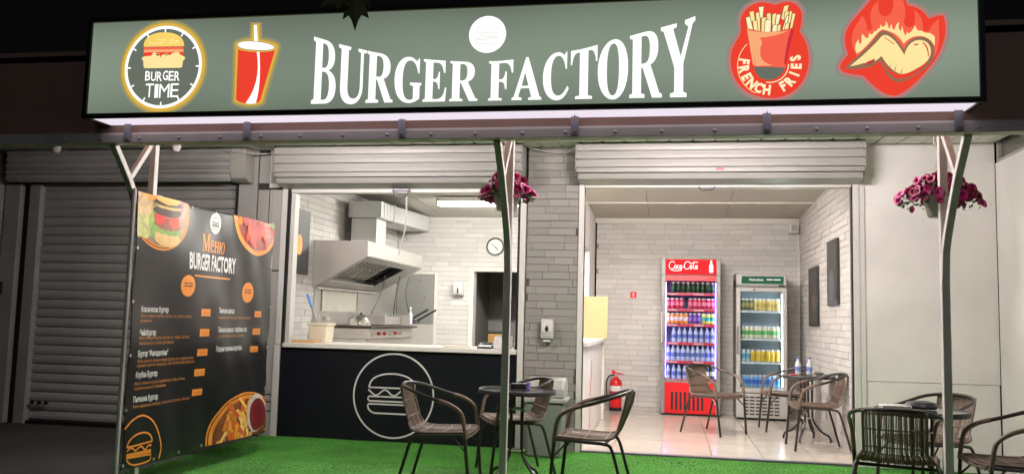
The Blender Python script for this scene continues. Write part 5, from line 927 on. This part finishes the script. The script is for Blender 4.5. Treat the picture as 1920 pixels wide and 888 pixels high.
# a dark gap filler panel between the fridges
# ------------------------------------------------------------------ chairs and tables
def make_chair():
    t = thing('bistro_chair', 'x', 'chair', (0, 0, 0), group='rattan bistro chairs'); r = .0125
    half = [(.245, .245, .0), (.215, .258, .30), (.20, .265, .47), (.175, .27, .57), (.10, .275, .625), (-.06, .268, .672), (-.19, .235, .715), (-.265, .14, .738), (-.285, .0, .745)]
    full = half+[(x, -y, z) for x, y, z in reversed(half[:-1])]
    obj('frame', MB().tube(smooth_path(full, 5), r, 8), m_tube, t, True, world=False)
    for s_ in (-1, 1):
        obj('arm_wrap', MB().tube(smooth_path([(.212, s_*.262, .40), (.20, s_*.265, .47), (.175, s_*.27, .57), (.10, s_*.275, .625), (.02, s_*.272, .651)], 5), .0145, 8), m_rattd, t, True, world=False)
        obj('leg', MB().tube(smooth_path([(.20, s_*.225, .418), (.0, s_*.225, .410), (-.13, s_*.225, .402), (-.175, s_*.23, .375), (-.215, s_*.235, .25), (-.285, s_*.245, 0)], 4), .0115, 8), m_tube, t, True, world=False)
        obj('strut', MB().tube([(.218, s_*.255, .30), (.12, s_*.225, .405)], .007, 6), m_tube, t, world=False)
    obj('crossbar', MB().tube([(.19, -.225, .415), (.19, .225, .415)], .0105, 8), m_tube, t, True, world=False); obj('crossbar', MB().tube([(-.13, -.225, .40), (-.13, .225, .40)], .0105, 8), m_tube, t, True, world=False)
    prof = smooth_path([(-.272, 0, .735), (-.258, 0, .66), (-.228, 0, .55), (-.200, 0, .47), (-.165, 0, .437), (-.09, 0, .428), (.08, 0, .432), (.185, 0, .437), (.215, 0, .425), (.218, 0, .405)], 3)
    rr = random.Random(3)
    def wid(p): z = p.z; return .215 if z < .44 else .215-.043*min(1, (z-.44)/.05)
    for nm, sel in (('woven_back', lambda p: p.z > .445 and p.x < -.15), ('woven_seat', lambda p: not (p.z > .455 and p.x < -.15))):
        pts = [p for p in prof if sel(p)]; mb = MB(); N = 38 if nm == 'woven_back' else 40
        for k in range(N):
            g_ = .06 if nm == 'woven_back' else .1; a = -1+2*(k+g_)/N; b = -1+2*(k+1-g_)/N; j = rr.uniform(-.003, .003); gap = rr.choice((0, 0, 0, .5, 1.1))
            base = len(mb.v)
            for p in pts:
                w = wid(p)
                for y in (a, b-gap*.02): 
                    dip = -.012*(1-(y*y))*(1 if p.z < .46 else 0); bow = -.03*(1-y*y)*(0 if p.z < .46 else min(1, (p.z-.46)/.2)); 
                    mb.v.append((p.x+j+bow, y*w, p.z+j+dip)); 
                for y in (b-gap*.02, a):
                    dip = -.012*(1-(y*y))*(1 if p.z < .46 else 0); bow = -.03*(1-y*y)*(0 if p.z < .46 else min(1, (p.z-.46)/.2))
                    mb.v.append((p.x+j+bow-(.006 if p.z > .46 else 0), y*w, p.z+j+dip-(.006 if p.z < .46 else 0)))
            for i in range(len(pts)-1):
                A = base+4*i
                for q in range(4): mb.f.append((A+q, A+(q+1) % 4, A+4+(q+1) % 4, A+4+q)); mb.m.append(0)
        # cross bands that tie the strands
        for p in pts[1::3]:
            w = wid(p); up = p.z > .46
            line = [(p.x+(-.03*(1-y*y)*min(1, (p.z-.46)/.2) if up else 0)+.003, y*w, p.z+(0 if up else .003-.012*(1-y*y))) for y in [-1+2*q/10 for q in range(11)]]; mb.tube(line, .0052, 5)
        for s_ in (-1, 1): mb.tube([(p.x, s_*wid(p), p.z) for p in pts], .009, 6)
        obj(nm, mb, m_ratt, t, world=False)
    return t
proto = None
def chair(label, x, y, rz, z=.008, s=.98):
    global proto
    if proto is None: proto = make_chair(); c = proto
    else: c = copy_tree(proto)
    c.location = (x, y, z); c.rotation_euler = (0, 0, math.radians(rz)); c.scale = (s, s, s); c['label'] = label; return c
def make_table():
    t = thing('bistro_table', 'x', 'table', (0, 0, 0), group='round bistro tables'); H = .695
    obj('top', MB().lathe([(.001, H-.014), (.285, H-.014), (.288, H-.004), (.284, H), (.001, H)], 0, 0, 0, 48), m_top, t, True, world=False)
    obj('rim', MB().lathe([(.286, H-.03), (.299, H-.03), (.301, H-.004), (.296, H+.003), (.287, H+.003), (.286, H-.03)], 0, 0, 0, 48), m_blk, t, True, world=False)
    for k in range(4):
        a = PI/4+k*PI/2; c, s_ = math.cos(a), math.sin(a)
        obj('leg', MB().tube(smooth_path([(.20*c, .20*s_, H-.025), (.075*c, .075*s_, H-.04), (.06*c, .06*s_, H-.10), (.06*c, .06*s_, .30), (.075*c, .075*s_, .20), (.16*c, .16*s_, .10), (.235*c, .235*s_, .06), (.255*c, .255*s_, 0)], 4), .0115, 8), m_tube, t, True, world=False)
    for z in (.24, .55): obj('ring', MB().tube([(.062*math.cos(q*PI/10), .062*math.sin(q*PI/10), z) for q in range(20)], .007, 6, closed=True), m_bolt, t, True, world=False)
    return t
tproto = None
def table(label, x, y, rz, z=.008):
    global tproto
    if tproto is None: tproto = make_table(); c = tproto
    else: c = copy_tree(tproto)
    c.location = (x, y, z); c.rotation_euler = (0, 0, math.radians(rz)); c.scale = (.97, .97, .97); c['label'] = label; return c
table('round dark bistro table behind the middle canopy post', -1.11, -1.65, 12)
table('round dark bistro table in front of the white wall', 1.625, -1.98, 30)
table('round dark bistro table inside the room with water bottles', 1.43, 1.55, 20, .02)
chair('rattan chair facing right beside the black counter logo', -1.545, -2.13, 3)
chair('rattan chair facing left in front of the doorway threshold', -.525, -2.08, 177)
chair('rattan chair behind the middle table next to the grey waste bin', -1.20, -1.25, 205)
chair('rattan chair turned with its woven back to the street', 1.35, -2.47, 74)
chair('rattan chair cut off by the right edge facing the table', 2.02, -2.36, 181)
chair('rattan chair behind the right table against the white wall', 1.82, -1.38, 208)
chair('rattan chair standing alone in front of the fridges', .50, 1.78, -38, .02)
chair('rattan chair behind the indoor table close to the grey fridge', 1.30, 2.35, 184, .02)
chair('rattan chair at the indoor table nearest the doorway', 1.42, .92, 183, .02)
# things on the tables
T0 = .008+.677
t = thing('napkin_holder', 'small black napkin holder with violet packet on the middle table', 'holder', (-1.06, -1.6, T0)); obj('box', MB().box(-1.165, -1.05, -1.64, -1.56, T0, T0+.04), m_blk, t, bevel=.006); obj('packet', MB().box(-1.045, -1.025, -1.64, -1.57, T0, T0+.048), mat('violet foil', (.22, .16, .55), .25, metal=.3), t, bevel=.003)
t = thing('sunglasses_case', 'dark case lying on the right bistro table', 'case', (1.62, -1.98, T0)); obj('body', MB().lathe([(.001, 0), (.085, .002), (.095, .02), (.08, .045), (.04, .055), (.001, .056)], 0, 0, 0, 18), mat('dark grey case', (.045, .045, .047), .4), t, True, world=False); t.scale = (1.1, .6, 1.); obj('clasp', MB().box(-.012, .012, -.1, -.08, .018, .035), m_bolt, t, world=False)
t = thing('napkin_pack', 'flat grey napkin pack on the right bistro table', 'napkins', (1.47, -1.97, T0)); obj('pack', MB().box(1.37, 1.55, -2.04, -1.92, T0, T0+.022), mat('pale grey paper', (.5, .49, .47), .6), t, bevel=.004); obj('flap', MB().box(1.40, 1.52, -2.0, -1.96, T0+.0222, T0+.026), m_wp, t)
T1 = .02+.677
pet = MB().lathe([(.001, 0), (.026, .002), (.030, .012), (.030, .10), (.027, .115), (.012, .15), (.012, .165)], 0, 0, 0, 14).mesh('shell', [mat('thin clear plastic', (.55, .58, .62), .15)], True)
for k, (x, y, lab) in enumerate(((1.345, 1.55, 'left'), (1.455, 1.52, 'right'))):
    t = thing('water_bottle', f'clear water bottle with blue cap, {lab} one on the indoor table', 'bottle', (x, y, T1)); obj('shell', pet, None, t); obj('cap', MB().lathe([(.0135, .166), (.0135, .185), (.001, .186)], x, y, T1, 12), mat('blue cap', (.08, .12, .42), .4), t, True); obj('wrapper', MB().lathe([(.0308, .04), (.0308, .085)], x, y, T1, 14), mat('blue wrapper', (.12, .18, .45), .4, var=.4, scale=40), t, True)
t = thing('ashtray', 'small grey ashtray on the indoor table', 'ashtray', (1.55, 1.50, T1)); obj('bowl', MB().lathe([(.03, 0), (.05, .03), (.045, .032), (.03, .01), (.001, .01)], 1.55, 1.50, T1, 16), mat('grey glass', (.2, .2, .2), .2), t, True)
tag(obj('phone', MB().box(1.24, 1.32, 1.40, 1.46, T1, T1+.012), mat('red phone case', (.5, .03, .03), .4), bevel=.004), 'small red phone lying on the indoor table', 'phone')
# ------------------------------------------------------------------ waste bin and soap dispenser by the pillar
wb = thing('waste_bin', 'grey plastic waste bin with lid in front of the brick pillar', 'bin', (-1.06, -.3, 0)); m_bin = mat('grey bin plastic', (.17, .20, .175), .5, var=.04, dirt=.1); m_bin2 = mat('pale bin lid plastic', (.34, .35, .32), .45, var=.03)
obj('body', taper(-1.24, -.91, -.46, -.14, .008, .475, .88), m_bin, wb, bevel=.015); obj('collar', MB().box(-1.26, -.885, -.475, -.125, .478, .52), m_bin2, wb, bevel=.01)
obj('lid', MB().prism([(-.46, .522), (-.45, .60), (-.40, .68), (-.20, .69), (-.14, .64), (-.14, .522)], 'x', -1.245, -.90), m_bin2, wb, bevel=.015)
sdp = thing('soap_dispenser', 'white soap dispenser fixed to the brick pillar', 'dispenser', (-1.11, -.02, 1.02)); obj('body', MB().prism([(-.014, 1.02), (-.08, 1.03), (-.105, 1.10), (-.09, 1.20), (-.05, 1.213), (-.014, 1.213)], 'x', -1.172, -1.058), mat('dispenser plastic', None), sdp, bevel=.012)
obj('window', MB().prism([(-1.127, 1.10), (-1.103, 1.10), (-1.098, 1.125), (-1.115, 1.155), (-1.132, 1.125)], 'y', -.108, -.098), m_blk, sdp); obj('lever', MB().box(-1.15, -1.08, -.085, -.03, 1.0, 1.018), m_alu, sdp, bevel=.004)
# ------------------------------------------------------------------ hanging flower baskets
m_pot = mat('pale grey pot', (.36, .36, .34), .5, var=.05); m_leaf = mat('petunia leaf', (.035, .075, .02), .6, var=.3, scale=20)
PET = [mat('magenta petal', (.38, .006, .13), .6, var=.25, scale=40), mat('crimson petal', (.26, .005, .06), .6, var=.25, scale=40), mat('pink petal', (.46, .014, .20), .6, var=.25, scale=40)]
def flower_mesh(m):
    mb = MB(); n = 10
    for k in range(n):
        a0, a1 = 2*PI*k/n, 2*PI*(k+1)/n; r0 = .031*(1 if k % 2 else .9); r1 = .031*(.9 if k % 2 else 1)
        p = [(.006*math.cos(a0), .006*math.sin(a0), -.02), (.006*math.cos(a1), .006*math.sin(a1), -.02), (.018*math.cos(a1), .018*math.sin(a1), .002), (.018*math.cos(a0), .018*math.sin(a0), .002)]
        mb.face(p); mb.face([p[3], p[2], (r1*math.cos(a1), r1*math.sin(a1), .004+.004*math.sin(5*a1)), (r0*math.cos(a0), r0*math.sin(a0), .004+.004*math.sin(5*a0))])
    return mb.mesh('flower', m, True)
FM = [flower_mesh(m) for m in PET]
def basket(label, x, y, z, sd, top, RF=.24, nf=95):
    rr = random.Random(sd); t = thing('flower_basket', label, 'flower basket', (x, y, z), group='hanging flower baskets')
    obj('pot', MB().lathe([(.001, 0), (.062, 0), (.066, .01), (.092, .115), (.10, .118), (.10, .135), (.09, .135), (.085, .11), (.001, .10)], x, y, z, 24), m_pot, t, True); obj('soil', MB().lathe([(.001, .105), (.084, .104)], x, y, z, 16), m_groove, t)
    for k in range(3):
        a = k*2*PI/3+.4; obj('hanger', MB().tube([(x+.097*math.cos(a), y+.097*math.sin(a), z+.13), (x, y, z+.36)], .0035, 5), m_trim, t)
    obj('hook', MB().tube(smooth_path([(x, y, z+.355), (x+.02, y, z+.40), (x-.02, y, z+.45), (x-.005, y, top-.02), (x+.02, y, top), (x+.04, y, top-.02)]), .006, 6), m_trim, t, True)
    mb = MB()
    def spot():
        a = rr.uniform(0, 2*PI); q = rr.random()**.6; R = RF*q; h = .155+.075*(1-q)+rr.uniform(-.03, .035)-.14*max(0, q-.55)**1.0
        return Vector((R*math.cos(a)*(1.05), R*math.sin(a)*.85, h)), a, q
    for k in range(int(nf*2.6)):
        p, a, q = spot(); p *= .9; p.z -= .01; d = Vector((rr.uniform(-1, 1), rr.uniform(-1, 1), rr.uniform(-.3, 1))).normalized(); e = d.orthogonal().normalized(); L = rr.uniform(.018, .034); w = L*.42
        o = Vector((x, y, z))+p; mb.face([o, o+d*L*.5+e*w, o+d*L, o+d*L*.5-e*w])
    for k in range(40):
        p, a, q = spot(); mb.tube([(x+.05*math.cos(a), y+.05*math.sin(a), z+.12), (x+p.x*.6, y+p.y*.6, z+.15), (x+p.x, y+p.y, z+p.z)], .0022, 4)
    fo = obj('foliage', mb, m_leaf, t); fo['kind'] = 'stuff'
    for k in range(nf):
        p, a, q = spot(); o = bpy.data.objects.new('flower', rr.choice(FM)); COL.objects.link(o); o.parent = t; o.location = p
        d = Vector((math.cos(a)*q*1.3+rr.uniform(-.6, .6), math.sin(a)*q*1.3+rr.uniform(-.9, .3), rr.uniform(.0, 1))).normalized(); o.rotation_euler = d.to_track_quat('Z', 'Y').to_euler(); s_ = rr.uniform(.75, 1.15); o.scale = (s_, s_, s_)
    return t
basket('hanging basket of magenta petunias at the middle canopy post', -1.05, -2.58, 1.90, 5, 2.44, .185, 105)
basket('hanging basket of magenta petunias at the right canopy post', 1.59, -2.56, 1.875, 9, 2.42, .235, 140)
# ------------------------------------------------------------------ leafy twig hanging into view over the sign
tw = thing('tree_twig', 'dark leafy twig hanging down over the top of the sign', 'twig', (-1.25, -4.3, 3.0)); m_dl = mat('plane tree leaf', (.16, .19, .08), .6, var=.3)
obj('stem', MB().tube(smooth_path([(-1.7, -4.3, 3.15), (-1.55, -4.3, 2.98), (-1.50, -4.3, 2.80), (-1.49, -4.3, 2.72)]), .006, 6), m_dl, tw)
LEAF = [(0, 0), (.03, .02), (.075, -.005), (.06, .04), (.095, .065), (.06, .08), (.07, .125), (.035, .11), (.018, .135), (0, .19), (-.018, .135), (-.035, .11), (-.07, .125), (-.06, .08), (-.095, .065), (-.06, .04), (-.075, -.005), (-.03, .02)]
def leaf(x, y, z, a, s_, tilt):
    mb = MB(); c, sn = math.cos(a), math.sin(a)
    top_ = [(x+(u*c-v*sn)*s_, y+tilt*v*s_+abs(u)*.25*s_, z+(u*sn+v*c)*s_) for u, v in LEAF]; n = len(top_)
    ctr = (x-(.06*sn)*s_, y+tilt*.06*s_, z+.06*c*s_)
    for i in range(n): mb.face([ctr, top_[i], top_[(i+1) % n]])
    return obj('leaf', mb, m_dl, tw)
for a in ((-1.49, -4.3, 2.73, PI, .95, .2), (-1.47, -4.28, 2.78, PI+.9, .9, -.2), (-1.52, -4.32, 2.77, PI-.9, .95, .1), (-1.50, -4.25, 2.85, PI-.5, 1., .3), (-1.46, -4.33, 2.86, PI+.5, 1., .0), (-1.66, -4.3, 2.86, PI-.3, .7, .2), (-1.74, -4.3, 2.90, PI+.2, .6, .2), (-1.36, -4.3, 2.84, PI+.7, .55, .3), (-1.30, -4.3, 2.87, PI+.4, .5, .1)): leaf(*a)
